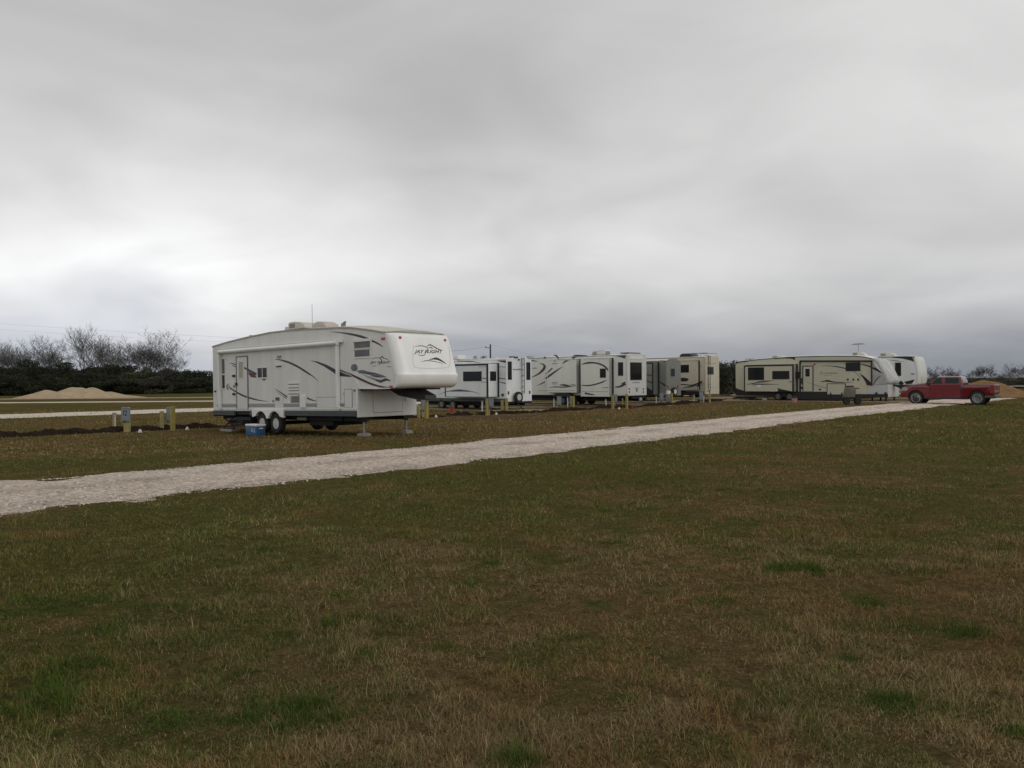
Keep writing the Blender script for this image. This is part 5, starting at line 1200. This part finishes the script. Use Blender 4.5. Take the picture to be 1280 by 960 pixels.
def pedestal(px, base, bx0, by0, bx1, by1, label, num=None, postw=5, postx=None, yaw=None, post=True):
    g = ground_at(postx or px, base); s = g.y/F_PX
    o = empty('power_pedestal', g, label, 'power pedestal', 'grey power pedestals', rot=(0,0,-TH*.0+(yaw if yaw is not None else -.05)))
    cx = ((bx0+bx1)/2-(postx or px))*s; bw = (bx1-bx0)*s/2*.92; z1 = (base-by0)*s; z0 = (base-by1)*s; pw = postw*s/2
    MB().box(-pw,pw,-pw,pw,-.1,z0+.1 if post else z0).build('post', YELW, o, bevel=.006)
    b = MB().box(cx-bw,cx+bw,-.17,-.02,z0,z1-.02).prism([(cx-bw-.01,z1-.02),(cx+bw+.01,z1-.02),(cx+bw-.02,z1+.015),(cx-bw+.02,z1+.015)],-.18,-.01).build('box', GBOX, o, bevel=.01)
    MB().box(cx-bw*.85,cx+bw*.85,-.182,-.168,z0+(z1-z0)*.12,z0+(z1-z0)*.9).build('lid', GBOX, b, bevel=.006)
    MB().box(cx-bw*.4,cx+bw*.1,-.19,-.17,z0-.02,z0+.02).build('latch', FRAME, b)
    if num:
        vs, fs = text2d(num, .02); w_ = bw*.95; h_ = (z1-z0)*.40
        MB().add([(cx-w_*.35+w_*a, -.186, z0+(z1-z0)*.42+h_*c) for a,c in vs], fs).build('number', BLACK, b, fix=False)
    return o
pipe(144, 538.5, 516.5, 'white water pipe beside the numbered grey box, left of all pipes')
yellow_post(141.6, 538, 516, 1.6, 'thin weathered stake touching the leftmost white pipe', YELW, None, 'stake')
pedestal(159, 540, 153.8, 509.5, 164.2, 526.5, 'grey power box marked 12 on a stubby yellow post, left field', '12', 6)
yellow_post(155.6, 538.5, 520, 2.4, 'slim weathered post just left behind the box marked 12', YELW, None)
yellow_post(202.5, 537.5, 514.2, 4.2, 'shorter yellow post of the pair left of the nearest trailer', YELW)
yellow_post(216, 538.4, 508, 5.6, 'tall wide yellow post left of the nearest trailer')
pedestal(210.8, 536.5, 208.6, 509.5, 212.6, 526, 'grey box half hidden behind the tall wide yellow post', None, 3, yaw=.3)
yellow_post(533.2, 523, 499.4, 4.6, 'yellow post under the nose of the nearest trailer')
yellow_post(523.4, 522.5, 507, 3.2, 'short tan post behind the nearest trailer landing legs', YELW)
pedestal(529, 521.5, 526.4, 500.4, 531, 513, 'grey box behind the nearest trailer king pin', None, 3, yaw=.3)
br = empty('pipe_bracket', ground_at(520.5,521), 'white pipe frame with a diagonal brace beside the nearest trailer lower nose', 'pipe frame')
s_ = br.location.y/F_PX
MB().tube([(-.1,0,0),(-.1,0,.82)],.025,8).tube([(.12,0,.1),(.12,0,.62)],.025,8).tube([(-.1,0,.8),(.22,0,.45)],.02,8).build('pipe', PVC, br)
pipe(602.8, 518, 501.4, 'white water pipe left of the rounded grey box by the white travel trailer', .04)
pedestal(611, 519, 610.8, 498.5, 617.4, 509, 'grey rounded box on a yellow post below the white travel trailer slide-out', None, 3, postx=611)
yellow_post(608.6, 519.5, 498.6, 3.4, 'yellow post just left of the rounded grey box')
yellow_post(627.8, 516.8, 500.4, 3.0, 'weathered tan post in front of the white travel trailer corner', YELW)
yellow_post(633.2, 517, 497.8, 3.6, 'yellow post under the left tail light of the white travel trailer')
pipe(692.4, 509.5, 498.4, 'white water pipe left of the grey box by the long fifth wheel', .035)
pedestal(697.6, 512, 696, 495.8, 702, 506.4, 'grey box below the wheel arch of the long warm-white fifth wheel', None, 2.4, postx=696.6)
pipe(709.6, 508.5, 496.4, 'white water pipe between grey box and yellow post by the wheel arch', .035)
yellow_post(716.3, 511.6, 495.2, 3.8, 'yellow post below the wheel arch of the long fifth wheel')
pedestal(713.6, 510, 711.8, 495.6, 714.6, 506, 'narrow grey box just left of the yellow post below the wheel arch', None, 2, yaw=.2)
pipe(757.4, 508.6, 499, 'white water pipe under the small window of the long fifth wheel', .035)
yellow_post(766, 511.4, 493.8, 3.2, 'yellow post under the tall narrow window of the long fifth wheel')
pedestal(769, 509, 768, 493.2, 771.6, 503.4, 'pale grey box right of the yellow post under the tall narrow window', None, 2)
pipe(778.2, 509.6, 498, 'tan water pipe left of the yellow post at the long fifth wheel corner', .03, YELW)
yellow_post(783.6, 511.4, 492.6, 3.0, 'weathered yellow post at the rear corner of the long fifth wheel')
pipe(820.2, 504, 495.2, 'white water pipe left of the grey box below the dark trailer', .04)
pipe(811.4, 501.6, 496.2, 'short white pipe stub between the long fifth wheel and the dark trailer', .04)
pedestal(827, 504.6, 824.2, 491.4, 829.2, 501, 'grey box below the dark grey trailer side', None, 2.6)
yellow_post(839.4, 504.8, 491.4, 3.4, 'yellow post in front of the dark grey trailer rear')
pipe(834, 504.6, 495.6, 'tan pipe left of the yellow post at the dark trailer rear', .035, YELW)
pipe(867.6, 503.6, 493.2, 'white water pipe below the cream motor home middle', .035)
pedestal(876.4, 503.6, 873.8, 489.8, 879.0, 500, 'grey box below the cream motor home', None, 2.6)
pipe(879.6, 503.6, 493.6, 'white pipe touching the right side of the motor home grey box', .035)
yellow_post(887.2, 503.8, 491.8, 2.4, 'tan post under the cream motor home ladder', YELW)
# white sewer caps on the soil
def cap_(px, py, label, w=.075, h=.13):
    g = ground_at(px, py); o = MB().lathe([(w,0),(w*.9,h*.4),(w*.4,h*.95),(.0001,h)],(0,0,0),'z',12).lathe([(w*.55,-.05),(w*.55,.02)],(0,0,0),'z',10).build('sewer_cap', PVC, None, smooth=True)
    o.location = g; tag(o, label, 'drain cap', 'white sewer caps')
for a,b,l in ((175,540.6,'white conical cap on the soil right of the box marked 12'),(234,537.4,'white cap on the dark soil near the nearest trailer rear'),(620.4,518.4,'white cap between the posts by the white travel trailer'),(704.5,512.6,'white cap on the grass below the wheel arch posts'),(774,511.4,'white cap between the posts below the long fifth wheel'),(545,521.6,'small white cap on soil right of the yellow post under the nose')): cap_(a,b,l)
# small clutter
def bucket(px, py, label, m, r=.15, h=.3):
    g = ground_at(px, py); o = empty('bucket', g, label, 'bucket')
    MB().lathe([(.0001,0),(r*.85,0),(r,h),(r*.94,h),(r*.8,.03)],(0,0,0),'z',18).build('tub', m, o, smooth=True)
    MB().tube([(r*math.cos(t),0,h+r*.6*math.sin(t)) for t in [pi*i/8 for i in range(9)]],.008,5).build('handle', STEEL, o)
bucket(565, 515.6, 'small red bucket on the soil by the white travel trailer wheels', mat('red_plastic',(.35,.03,.02),.5))
bucket(993, 503.4, 'pink bucket beside the steps of the champagne fifth wheel', mat('pink_plastic',(.42,.22,.19),.5), .2,.32)
bucket(789.5, 511, 'dark red bucket beside the corner post of the long fifth wheel', mat('dark_red_plastic',(.22,.03,.025),.5), .14,.2)
g = ground_at(835.6, 503.4); g.y = g.y; o = empty('water_jug', g, 'blue and white water jug standing before the dark trailer rear', 'water jug')
MB().lathe([(.0001,0),(.2,0),(.22,.1),(.22,.55),(.16,.66)],(0,0,0),'z',16).build('tank', mat('dusty_blue',(.12,.15,.26),.5), o, smooth=True); MB().lathe([(.17,.66),(.2,.68),(.18,.92),(.0001,.96)],(0,0,0),'z',16).build('lid', TRIM, o, smooth=True)
# covered cart in front of the champagne trailer nose
g = ground_at(1081, 507.2); g = Vector((g.x, g.y+2.2, float(terr0(g.x,g.y)))); s_ = g.y/F_PX
cart = empty('covered_cart', g, 'tan canvas covered cart with fat black wheels by the champagne trailer nose', 'cart', rot=(0,0,-.25)); cart.scale = (.70,.8,.92)
MB().prism([(-.56,.52),(.46,.52),(.38,1.15),(.33,1.26),(-.31,1.26),(-.40,1.15)], -.35,.35).build('canvas_cover', mat('tan_canvas',(.16,.145,.115),.9,noise=.2,nscale=3,bump=.5,bscale=5), cart, bevel=.05, smooth=True, seg=2)
MB().prism([(-.38,1.26),(.36,1.26),(.31,1.34),(-.32,1.34)], -.33,.33).build('cover_top', BLACK, cart, bevel=.04)
MB().box(-.6,.9,-.3,.3,.40,.52).box(.5,.95,-.35,.35,.5,.75).build('frame', FRAME, cart, bevel=.02)
for x,yy in ((-.28,-.42),(.68,-.42),(-.28,.42),(.68,.42)):
    s2_ = -1 if yy < 0 else 1
    w_ = MB().lathe([(.12,0),(.2,s2_*.02),(.27,0),(.28,-s2_*.08),(.27,-s2_*.2),(.12,-s2_*.2)],(x,yy,.28),'y',24).build('wheel', RUB, cart, smooth=True)
    MB().lathe([(.13,-s2_*.01),(.06,-s2_*.02),(.0001,-s2_*.01)],(x,yy,.28),'y',16).build('rim', ALLOY, w_)
# low flat trailer beyond the motor home
g = ground_at(905, 501.6); g = Vector((g.x, 74, float(terr0(g.x,74)))); ft = empty('flatbed_trailer', g, 'low empty flatbed trailer beside the motor home rear, before the green tree', 'flatbed trailer', rot=(0,0,-TH+.3))
MB().box(-1.6,1.9,-.9,.9,.50,.62).build('deck', mat('grey_boards',(.32,.34,.36),.6,noise=.2), ft, bevel=.01)
MB().box(-1.6,1.9,-.92,-.86,.42,.66).box(-1.6,1.9,.86,.92,.42,.66).tube([(-1.6,0,.48),(-2.6,0,.48)],.05,6).build('frame', FRAME, ft)
for yy,sd in ((-.95,-1),(.95,1)):
    w_ = MB().lathe([(.15,0),(.26,sd*.02),(.3,0),(.3,-sd*.15),(.15,-sd*.18)],(.3,yy,.3),'y',20).build('wheel', RUB, ft, smooth=True); MB().lathe([(.16,0),(.0001,.01)],(.3,yy+sd*.005,.3),'y',16).build('rim', RIM, w_)
# ================================================================== pole and wires
pp = at(613.2, 112); pl_ = empty('utility_pole', pp, 'dark wooden utility pole rising above the white travel trailer roof', 'utility pole')
MB().tube([(0,0,-.3),(0,0,6.9)], .14, 8, r1=.10).build('pole', mat('pole_wood',(.06,.055,.05),.9,noise=.3,nscale=3), pl_)
MB().box(-.72,.0,-.05,.05,6.38,6.46).tube([(-.66,0,6.45),(-.66,0,6.62)],.05,6).build('crossarm', FRAME, pl_)
def wire(a, b, sag, label, r=.014):
    pts = [(a[0]+(b[0]-a[0])*t, a[1]+(b[1]-a[1])*t, a[2]+(b[2]-a[2])*t-sag*4*t*(1-t)) for t in [i/24 for i in range(25)]]
    o = MB().tube(pts, r, 4).build('power_line', GREYD, None, fix=False); tag(o, label, 'power line', 'overhead power lines')
q0 = (pp.x-.7, pp.y, pp.z+6.6); q1 = (-62, 132, 12.5); 
wire(q0, (-14.5, 104, 6.0), .5, 'thin wire sagging leftward from the wooden pole to behind the nearest trailer', .013)
wire((pp.x, pp.y, pp.z+6.85), (pp.x+14, pp.y+16, 4.2), .1, 'short faint guy wire dropping rightward from the wooden pole', .008)
wire((-115,150,14.8), (-14,118,7.2), .6, 'upper faint wire crossing the sky above the bare trees', .009)
wire((-115,150,13.6), (-14,118,6.6), .6, 'lower faint wire crossing the sky above the bare trees', .007)
# ================================================================== trees
BARK = mat('bare_bark', (.075,.068,.060), .95, noise=.3, nscale=3)
BARK2 = mat('grey_bark', (.115,.108,.10), .95, noise=.3, nscale=3)
def leaf_mat(name, cols):
    m = bpy.data.materials.new(name); m.use_nodes = True; nt = m.node_tree; b = nt.nodes['Principled BSDF']
    a = nt.nodes.new('ShaderNodeAttribute'); a.attribute_name = 'rnd'; r = nt.nodes.new('ShaderNodeValToRGB'); e = r.color_ramp.elements
    e[0].color = (*cols[0],1); e[1].color = (*cols[2],1); k = e.new(.5); k.color = (*cols[1],1)
    nt.links.new(a.outputs['Fac'], r.inputs[0]); nt.links.new(r.outputs[0], b.inputs['Base Color']); b.inputs['Roughness'].default_value = .8; b.inputs['Specular IOR Level'].default_value = .2; return m
LEAF = leaf_mat('evergreen_leaves', [(.022,.027,.015),(.040,.047,.025),(.072,.076,.042)])
LEAF2 = leaf_mat('olive_leaves', [(.040,.044,.026),(.070,.074,.045),(.115,.118,.075)])
LEAF3 = leaf_mat('brownish_leaves', [(.042,.039,.029),(.072,.066,.050),(.115,.105,.08)])
def branch_tree(seed, H, spread=.6, depth=5, r0=.16, lean=0, dens=3, tw=.016, up=.35):
    """trunk forking low into limbs, each dividing again and again into fine twigs; crown wider than its trunk"""
    rr = random.Random(seed); segs = {0: MB(), 1: MB()}
    def grow(p, d, L, r, lv):
        n = 2 if lv > 2 else 3; pts = [p]
        for i in range(n):
            d = (d+Vector((rr.gauss(0,.13), rr.gauss(0,.13), rr.gauss(0,.09)+.04))).normalized(); p = p+d*L/n; pts.append(p)
        rt = max(r*.6, tw*.7)
        segs[0 if lv < 2 else 1].tube(pts, max(r, tw), 6 if lv < 2 else 3, r1=rt)
        if lv >= depth: return
        k = dens+1 if lv == 0 else dens; a0 = rr.uniform(0, 2*pi)
        for i in range(k):
            q = pts[-1] if (i == 0 or lv == 0) else pts[rr.randint(1, n)]
            a = a0+2*pi*i/k+rr.uniform(-.6, .6); s_ = spread*rr.uniform(.5, 1.5)*(1.25 if lv == 0 else 1)
            nd = (d+Vector((math.cos(a)*s_, math.sin(a)*s_, rr.uniform(-.15, up)))).normalized()
            grow(q, nd, L*rr.uniform(.60, .92), rt*rr.uniform(.6, .85), lv+1)
    grow(Vector((0,0,-.2)), Vector((lean, 0, 1)).normalized(), H*.27, r0, 0)
    return segs
def leaf_cloud(seed, cen, n, size, asp=1.0):
    """cen: list of (x,y,z,rx,ry,rz) clumps filled with small faces"""
    g = np.random.default_rng(seed); V = []; A_ = []
    w = np.array([c[3]*c[4]*c[5] for c in cen])**.67; w /= w.sum()
    for c, f in zip(cen, w):
        k = int(n*f); d = g.normal(size=(k,3)); d /= np.linalg.norm(d, axis=1)[:,None]
        rad = (.35+.65*g.random(k)**.5)*(1+.25*g.normal(size=k)*.6)
        P = np.array(c[:3])+d*rad[:,None]*np.array(c[3:6]); P = P[P[:,2] > .02]; k = len(P)
        a = g.normal(size=(k,3)); a /= np.linalg.norm(a, axis=1)[:,None]; b = np.cross(a, g.normal(size=(k,3))); b /= np.linalg.norm(b, axis=1)[:,None]
        s_ = size*(.5+g.random((k,1)))
        V.append(np.stack([P-a*s_, P+b*s_*.6*asp, P+a*s_], 1)); base = g.random()*.35
        A_.append(np.repeat(np.clip(base+.65*g.random(k)*g.random(), 0, 1), 3))
    V = np.concatenate(V).reshape(-1,3).astype(np.float32); return V, np.concatenate(A_).astype(np.float32)
def add_crown(root, V, A_, m, name='crown'):
    f = np.arange(len(V), dtype=np.int32).reshape(-1,3); o = tri_mesh(name, V, f, m, A_, 'rnd', None); o.parent = root; return o
def copy_tree(src, loc, rz, sc, label):
    o = src.copy(); COL.objects.link(o); o.location = loc; o.rotation_euler = (0,0,rz); o.scale = sc; o['label'] = label
    for ch in src.children:
        c = ch.copy(); COL.objects.link(c); c.parent = o
        for gch in ch.children:
            d = gch.copy(); COL.objects.link(d); d.parent = c
    return o
def place(kinds, spec, group, far=1.0, tall=1.0):
    used = set()
    for (px, Y, k, rz, sx, sz, label) in spec:
        Y *= far; sx *= far*(1.12 if tall > 1.13 and k else 1); sz *= far*(tall*(1.16 if k else .97) if tall > 1.13 else tall)
        src = kinds[k]; p = at(px, Y); p.z = float(terr0(p.x, p.y))-.05
        if k in used: copy_tree(src, p, rz, (sx,sx,sz), label)
        else:
            used.add(k); src.location = p; src.rotation_euler = (0,0,rz); src.scale = (sx,sx,sz); src['label'] = label
def mk_bare(seed, H, **kw):
    m = kw.pop('m', BARK); s = branch_tree(seed, H, **kw); o = empty('bare_tree', (0,0,0), '-', 'bare tree', 'bare trees')
    s[0].build('trunk', m, o, fix=False); s[1].build('crown', m, o, fix=False); return o
def mk_bush(seed, W_, H, n=9000, m=LEAF, size=.14, cat='bush'):
    rr = random.Random(seed); cen = []
    for i in range(26):
        a = rr.uniform(0, 2*pi); r = rr.uniform(0, W_*.5)*.9; z = rr.uniform(.12, .85)*H*(1-.35*(r/(W_*.5))**2)
        cen.append((r*math.cos(a), r*math.sin(a)*.7, z, rr.uniform(.5,1.1)*W_*.16, rr.uniform(.5,1.1)*W_*.16, rr.uniform(.5,1.0)*H*.17))
    o = empty('bush', (0,0,0), '-', cat, 'dense bushes'); V, A_ = leaf_cloud(seed, cen, n, size); add_crown(o, V, A_, m)
    s = branch_tree(seed+50, H*1.05, spread=.75, depth=4, r0=.07, dens=3, tw=.012); s[0].build('trunk', BARK, o, fix=False); s[1].build('limb', BARK, o, fix=False); return o
bare = [mk_bare(3, 10, spread=.62, depth=6, r0=.20, dens=3, lean=.12, tw=.011), mk_bare(8, 7.5, spread=.85, depth=6, r0=.15, dens=3, tw=.010, m=BARK2), mk_bare(14, 6.5, spread=.9, depth=6, r0=.12, dens=3, up=.5, m=BARK2, tw=.010), mk_bare(21, 7.5, spread=.7, depth=6, r0=.13, dens=3, m=BARK, tw=.010)]
place(bare, [(96,120,0,.2,1.05,1.08,'tallest bare tree, forked crown above the highest dirt pile'),(117,123,3,1.0,1.0,1.18,'bare tree with upright twigs just right of the tallest bare tree'),
 (36,120,1,2.2,1.05,1.10,'wide bare tree near the left photo edge above dark bushes'),(14,124,2,.5,1.0,1.05,'small bare tree at the far left over the bushes'),(60,124,2,1.9,1.1,1.12,'thin bare tree left of the tallest bare tree'),
 (76,126,3,2.9,.9,1.02,'slim grey bare tree close left of the tallest one'),(140,121,1,4.0,1.0,.98,'rounded bare tree behind the right end of the dirt piles'),(163,120,3,.1,1.0,1.02,'bare tree with fine twigs midway between dirt piles and trailer'),
 (183,121,2,3.4,1.1,1.18,'bare tree with fan of upright branches right of centre in the left treeline'),(205,120,2,5.0,1.15,1.14,'last spreading bare tree before the trailer'),(222,122,1,1.1,.8,.82,'small bare tree low behind the bushes left of the trailer'),
 (50,118,3,4.4,.8,.86,'short bare tree in front between the two left bare crowns'),
 (-8,121,1,.9,1.0,1.0,'bare tree cut by the left photo edge'),(108,119,2,2.4,1.1,.95,'low broad bare tree in front of the tallest one, to its right'),(152,123,2,.7,1.0,1.0,'broad bare tree between the rounded one and the fine-twigged one'),
 (174,119,1,5.4,1.0,.92,'broad bare tree just left of the fan of upright branches'),(196,118,3,2.0,.9,.90,'slim bare tree just right of the fan of upright branches'),(24,122,3,3.1,1.0,.98,'dark-twigged bare tree between the far left pair of crowns')], None, 1.17, 1.14)
bush = [mk_bush(1, 9, 4.4, 15000), mk_bush(2, 8, 4.0, 14000, LEAF3), mk_bush(5, 8.5, 4.8, 15000, LEAF), mk_bush(9, 8, 3.8, 12000, LEAF2)]
bs = []; names_ = ['dark evergreen bush','brownish dense bush','broad blackish green bush','olive grey bush']
posn = ['at the far left photo edge','second from the left photo edge','third from the left photo edge','left of the dirt piles','behind the low left dirt pile','behind the gap of the left dirt piles','behind the highest dirt pile','behind the right slope of the dirt piles','just right of the dirt piles','below the fan-shaped bare tree','between the dirt piles and the trailer','two bushes left of the trailer','next to the trailer rear edge','beginning behind the trailer']
for i, px in enumerate([-34,-6,16,36,56,76,98,120,140,160,184,208,232,258]):
    k = [0,2,1,2,0,3,2,1,0,1,3,1,3,0][i]; sc_ = [1.05,.92,1.0,1.14,1.0,.9,1.06,.95,1.08,.92,1.04,.88,.93,.8][i]
    bs.append((px, 116+(i*37%5), k, i*1.7, 1.15, sc_, names_[k]+' '+posn[i]))
for i, px in enumerate([-20,26,66,108,150,196,246]):
    bs.append((px, 113, [0,0,2,0,2,1,0][i], i*2.3, .95, [.75,.7,.66,.6,.62,.6,.55][i], 'low front '+names_[[0,0,2,0,2,1,0][i]]+' '+['cut by the left photo edge','left of the dirt piles, in the grass','behind the saddle of the dirt piles','behind the right dirt peak','in the grass right of the dirt piles','in the grass below thin bare twigs','nearest to the trailer rear'][i]))
place(bush, bs, None, 1.17, 1.13)
# trees glimpsed between and beyond the trailers
ol = [mk_bush(31, 4.6, 4.2, 14000, LEAF2, .10, 'tree')]; ol[0]['group'] = 'olive trees beyond the trailers'
ol[0].name = 'olive_tree'
place(ol, [(903,84,0,.4,1.0,1.0,'olive green tree seen between the motor home and the champagne trailer'),(919,90,0,2.6,1.0,.98,'olive green tree partly behind the champagne trailer rear'),(597,120,0,1.2,1.0,1.5,'dark tree top peeping above the white travel trailer roof'),
 (480,118,0,4.0,1.3,1.0,'olive tree hidden mostly by the nearest trailer nose')], None)
bare2 = [mk_bare(41, 5, spread=.75, depth=6, r0=.12, dens=3, tw=.012, m=BARK2), mk_bare(47, 4.4, spread=.8, depth=6, r0=.10, dens=3, tw=.012, m=BARK2)]
place(bare2, [(1164,130,0,.2,.8,.78,'faint bare tree just right of the white trailer nose'),(1182,135,1,1.2,.85,.92,'faint bare tree above the pickup roof front'),(1196,130,0,2.2,.8,.82,'faint bare tree above the pickup rear door'),(1213,134,1,3.0,.8,.88,'faint bare tree above the pickup bed front'),
 (1229,128,0,4.0,.9,.96,'round bare tree above the pickup bed and the orange pile'),(1243,130,1,.4,.8,.88,'bare tree right of the round one over the orange pile'),(1262,132,1,5.0,.7,.66,'small bare tree above the pipe fence end'),(1277,126,0,1.6,1.1,.98,'bare tree cut by the right photo edge'),
 (1150,128,1,2.0,.8,.9,'faint bare tree hidden behind the white trailer nose'),(1252,135,1,3.3,.8,.7,'low bare tree left of the small one near the right edge')], None)
hb = [mk_bush(61, 9, 1.9, 11000, LEAF3, .12)]; hb[0]['group'] = 'low scrub beyond the pickup'
place(hb, [(1150,125,0,.2,1,.9,'low brown scrub behind the white trailer nose'),(1185,128,0,1.0,1,.95,'low brown scrub above the pickup hood'),(1215,127,0,2.1,1,1,'low brown scrub above the pickup bed front'),(1243,124,0,3.0,1,.95,'low brown scrub behind the orange pile'),(1266,122,0,4.4,1,.9,'low brown scrub beyond the pipe fence'),(1296,121,0,5.1,1.1,1.0,'low brown scrub cut by the right photo edge')], None)
# pipe fence right
f0 = at(1256,96); fe = empty('pipe_fence', f0, 'pale metal pipe fence beyond the orange pile at the right edge', 'fence')
mb = MB(); L_ = 26
for z in (.62,): mb.tube([(0,0,z),(L_,-1.5,z)], .045, 6)
mb.build('rail', PVC, fe)
for i in range(8): MB().tube([(L_*i/7,-1.5*i/7,-.1),(L_*i/7,-1.5*i/7,.62)], .05, 6).build('post', STEEL, fe)
# ================================================================== sky and light
w = bpy.data.worlds.new('World'); scene.world = w; w.use_nodes = True; nt = w.node_tree; bg = nt.nodes['Background']
SUN_EL, SUN_AZ = R(38), R(122)      # azimuth clockwise from +Y: right and a little behind the camera
sky = nt.nodes.new('ShaderNodeTexSky'); sky.sky_type = 'NISHITA'; sky.sun_disc = False; sky.sun_elevation = SUN_EL; sky.sun_rotation = SUN_AZ; sky.dust_density = 3
N = nt.nodes.new; Lk = nt.links.new
tc_ = N('ShaderNodeTexCoord'); sep = N('ShaderNodeSeparateXYZ'); Lk(tc_.outputs['Generated'], sep.inputs[0])
ramp = N('ShaderNodeValToRGB'); e = ramp.color_ramp.elements; ramp.color_ramp.interpolation = 'B_SPLINE'
stops = [(0.0,(.37,.40,.455)),(.025,(.43,.45,.50)),(.06,(.56,.57,.60)),(.115,(.82,.82,.815)),(.17,(.76,.76,.75)),(.25,(.62,.62,.61)),(.36,(.54,.54,.53)),(.5,(.48,.48,.475)),(1.0,(.46,.46,.45))]
e[0].position = 0; e[0].color = (*stops[0][1],1); e[1].position = 1; e[1].color = (*stops[-1][1],1)
for p_, c_ in stops[1:-1]: k = e.new(p_); k.color = (*c_,1)
# cloud base seen in perspective: direction projected on a flat layer
zz = N('ShaderNodeMath'); zz.operation = 'MAXIMUM'; zz.inputs[1].default_value = 0; Lk(sep.outputs[2], zz.inputs[0])
za = N('ShaderNodeMath'); za.operation = 'ADD'; za.inputs[1].default_value = .30; Lk(zz.outputs[0], za.inputs[0])
dx = N('ShaderNodeMath'); dx.operation = 'DIVIDE'; Lk(sep.outputs[0], dx.inputs[0]); Lk(za.outputs[0], dx.inputs[1])
dy = N('ShaderNodeMath'); dy.operation = 'DIVIDE'; Lk(sep.outputs[1], dy.inputs[0]); Lk(za.outputs[0], dy.inputs[1])
cmb = N('ShaderNodeCombineXYZ'); Lk(dx.outputs[0], cmb.inputs[0]); Lk(dy.outputs[0], cmb.inputs[1])
def nz(scale, detail, off, dist=0, sx=1):
    mp = N('ShaderNodeMapping'); mp.inputs['Location'].default_value = off; mp.inputs['Scale'].default_value = (sx,1,1); Lk(cmb.outputs[0], mp.inputs[0])
    n = N('ShaderNodeTexNoise'); n.inputs['Scale'].default_value = scale; n.inputs['Detail'].default_value = detail; n.inputs['Roughness'].default_value = .5; n.inputs['Distortion'].default_value = dist
    Lk(mp.outputs[0], n.inputs['Vector']); return n.outputs['Fac']
def mr(src, a, b, c, d):
    m_ = N('ShaderNodeMapRange'); m_.inputs[1].default_value = a; m_.inputs[2].default_value = b; m_.inputs[3].default_value = c; m_.inputs[4].default_value = d; Lk(src, m_.inputs[0]); return m_.outputs[0]
n1 = mr(nz(.8, 3, (3.1,1.7,0), .4, 1.0), .3, .7, .83, 1.17); n2 = mr(nz(2.6, 7, (9,4,0), .9, .8), .3, .7, .93, 1.07)
# the sample height of the brightness bands wanders with the cloud noise
wob = mr(nz(1.3, 3, (5,8,0), .4, .8), .3, .7, -.05, .05)
hz = N('ShaderNodeMath'); hz.operation = 'ADD'; Lk(zz.outputs[0], hz.inputs[0])
wm = N('ShaderNodeMath'); wm.operation = 'MULTIPLY'; Lk(wob, wm.inputs[0]); Lk(mr(zz.outputs[0], 0, .2, .25, 1.3), wm.inputs[1]); Lk(wm.outputs[0], hz.inputs[1])
Lk(hz.outputs[0], ramp.inputs[0])
mul = N('ShaderNodeMath'); mul.operation = 'MULTIPLY'; Lk(n1, mul.inputs[0]); Lk(n2, mul.inputs[1])
# darker bank low on the right, brighter towards the hidden sun
side = mr(sep.outputs[0], -.35, .5, 1.03, .62)
brt = N('ShaderNodeVectorMath'); brt.operation = 'DOT_PRODUCT'; Lk(tc_.outputs['Generated'], brt.inputs[0])
sd = Vector((math.sin(SUN_AZ)*math.cos(SUN_EL), math.cos(SUN_AZ)*math.cos(SUN_EL), math.sin(SUN_EL))); brt.inputs[1].default_value = sd
glow = mr(brt.outputs['Value'], .0, 1.0, 1.0, 1.35)
low = N('ShaderNodeMix'); low.data_type = 'FLOAT'; Lk(mr(zz.outputs[0], .05, .26, 0, 1), low.inputs[0]); Lk(side, low.inputs[2]); low.inputs[3].default_value = 1.0
m2 = N('ShaderNodeMath'); m2.operation = 'MULTIPLY'; Lk(mul.outputs[0], m2.inputs[0]); Lk(low.outputs[0], m2.inputs[1])
m3 = N('ShaderNodeMath'); m3.operation = 'MULTIPLY'; Lk(m2.outputs[0], m3.inputs[0]); Lk(glow, m3.inputs[1])
cl_ = N('ShaderNodeVectorMath'); cl_.operation = 'SCALE'; Lk(ramp.outputs[0], cl_.inputs[0]); Lk(m3.outputs[0], cl_.inputs['Scale'])
# clouds over the Nishita sky; both enter the background at strength 0.1
up_ = N('ShaderNodeVectorMath'); up_.operation = 'SCALE'; up_.inputs['Scale'].default_value = 10.0; Lk(cl_.outputs[0], up_.inputs[0])
mix = N('ShaderNodeMix'); mix.data_type = 'RGBA'; mix.inputs[0].default_value = .96; Lk(sky.outputs[0], mix.inputs[6]); Lk(up_.outputs[0], mix.inputs[7])
Lk(mix.outputs[2], bg.inputs[0]); bg.inputs[1].default_value = .1
ld = bpy.data.lights.new('sun', 'SUN'); ld.energy = .4; ld.angle = R(35); ld.color = (1,.96,.9)
lo = bpy.data.objects.new('sun', ld); COL.objects.link(lo); lo.rotation_euler = sd.to_track_quat('Z', 'Y').to_euler(); lo.location = sd*50
vs_ = scene.view_settings; vs_.view_transform = 'Standard'; vs_.look = 'None'; vs_.exposure = .12; vs_.gamma = 1; vs_.use_curve_mapping = False
scene.cycles.use_denoising = True; scene.cycles.max_bounces = 5; scene.cycles.diffuse_bounces = 3
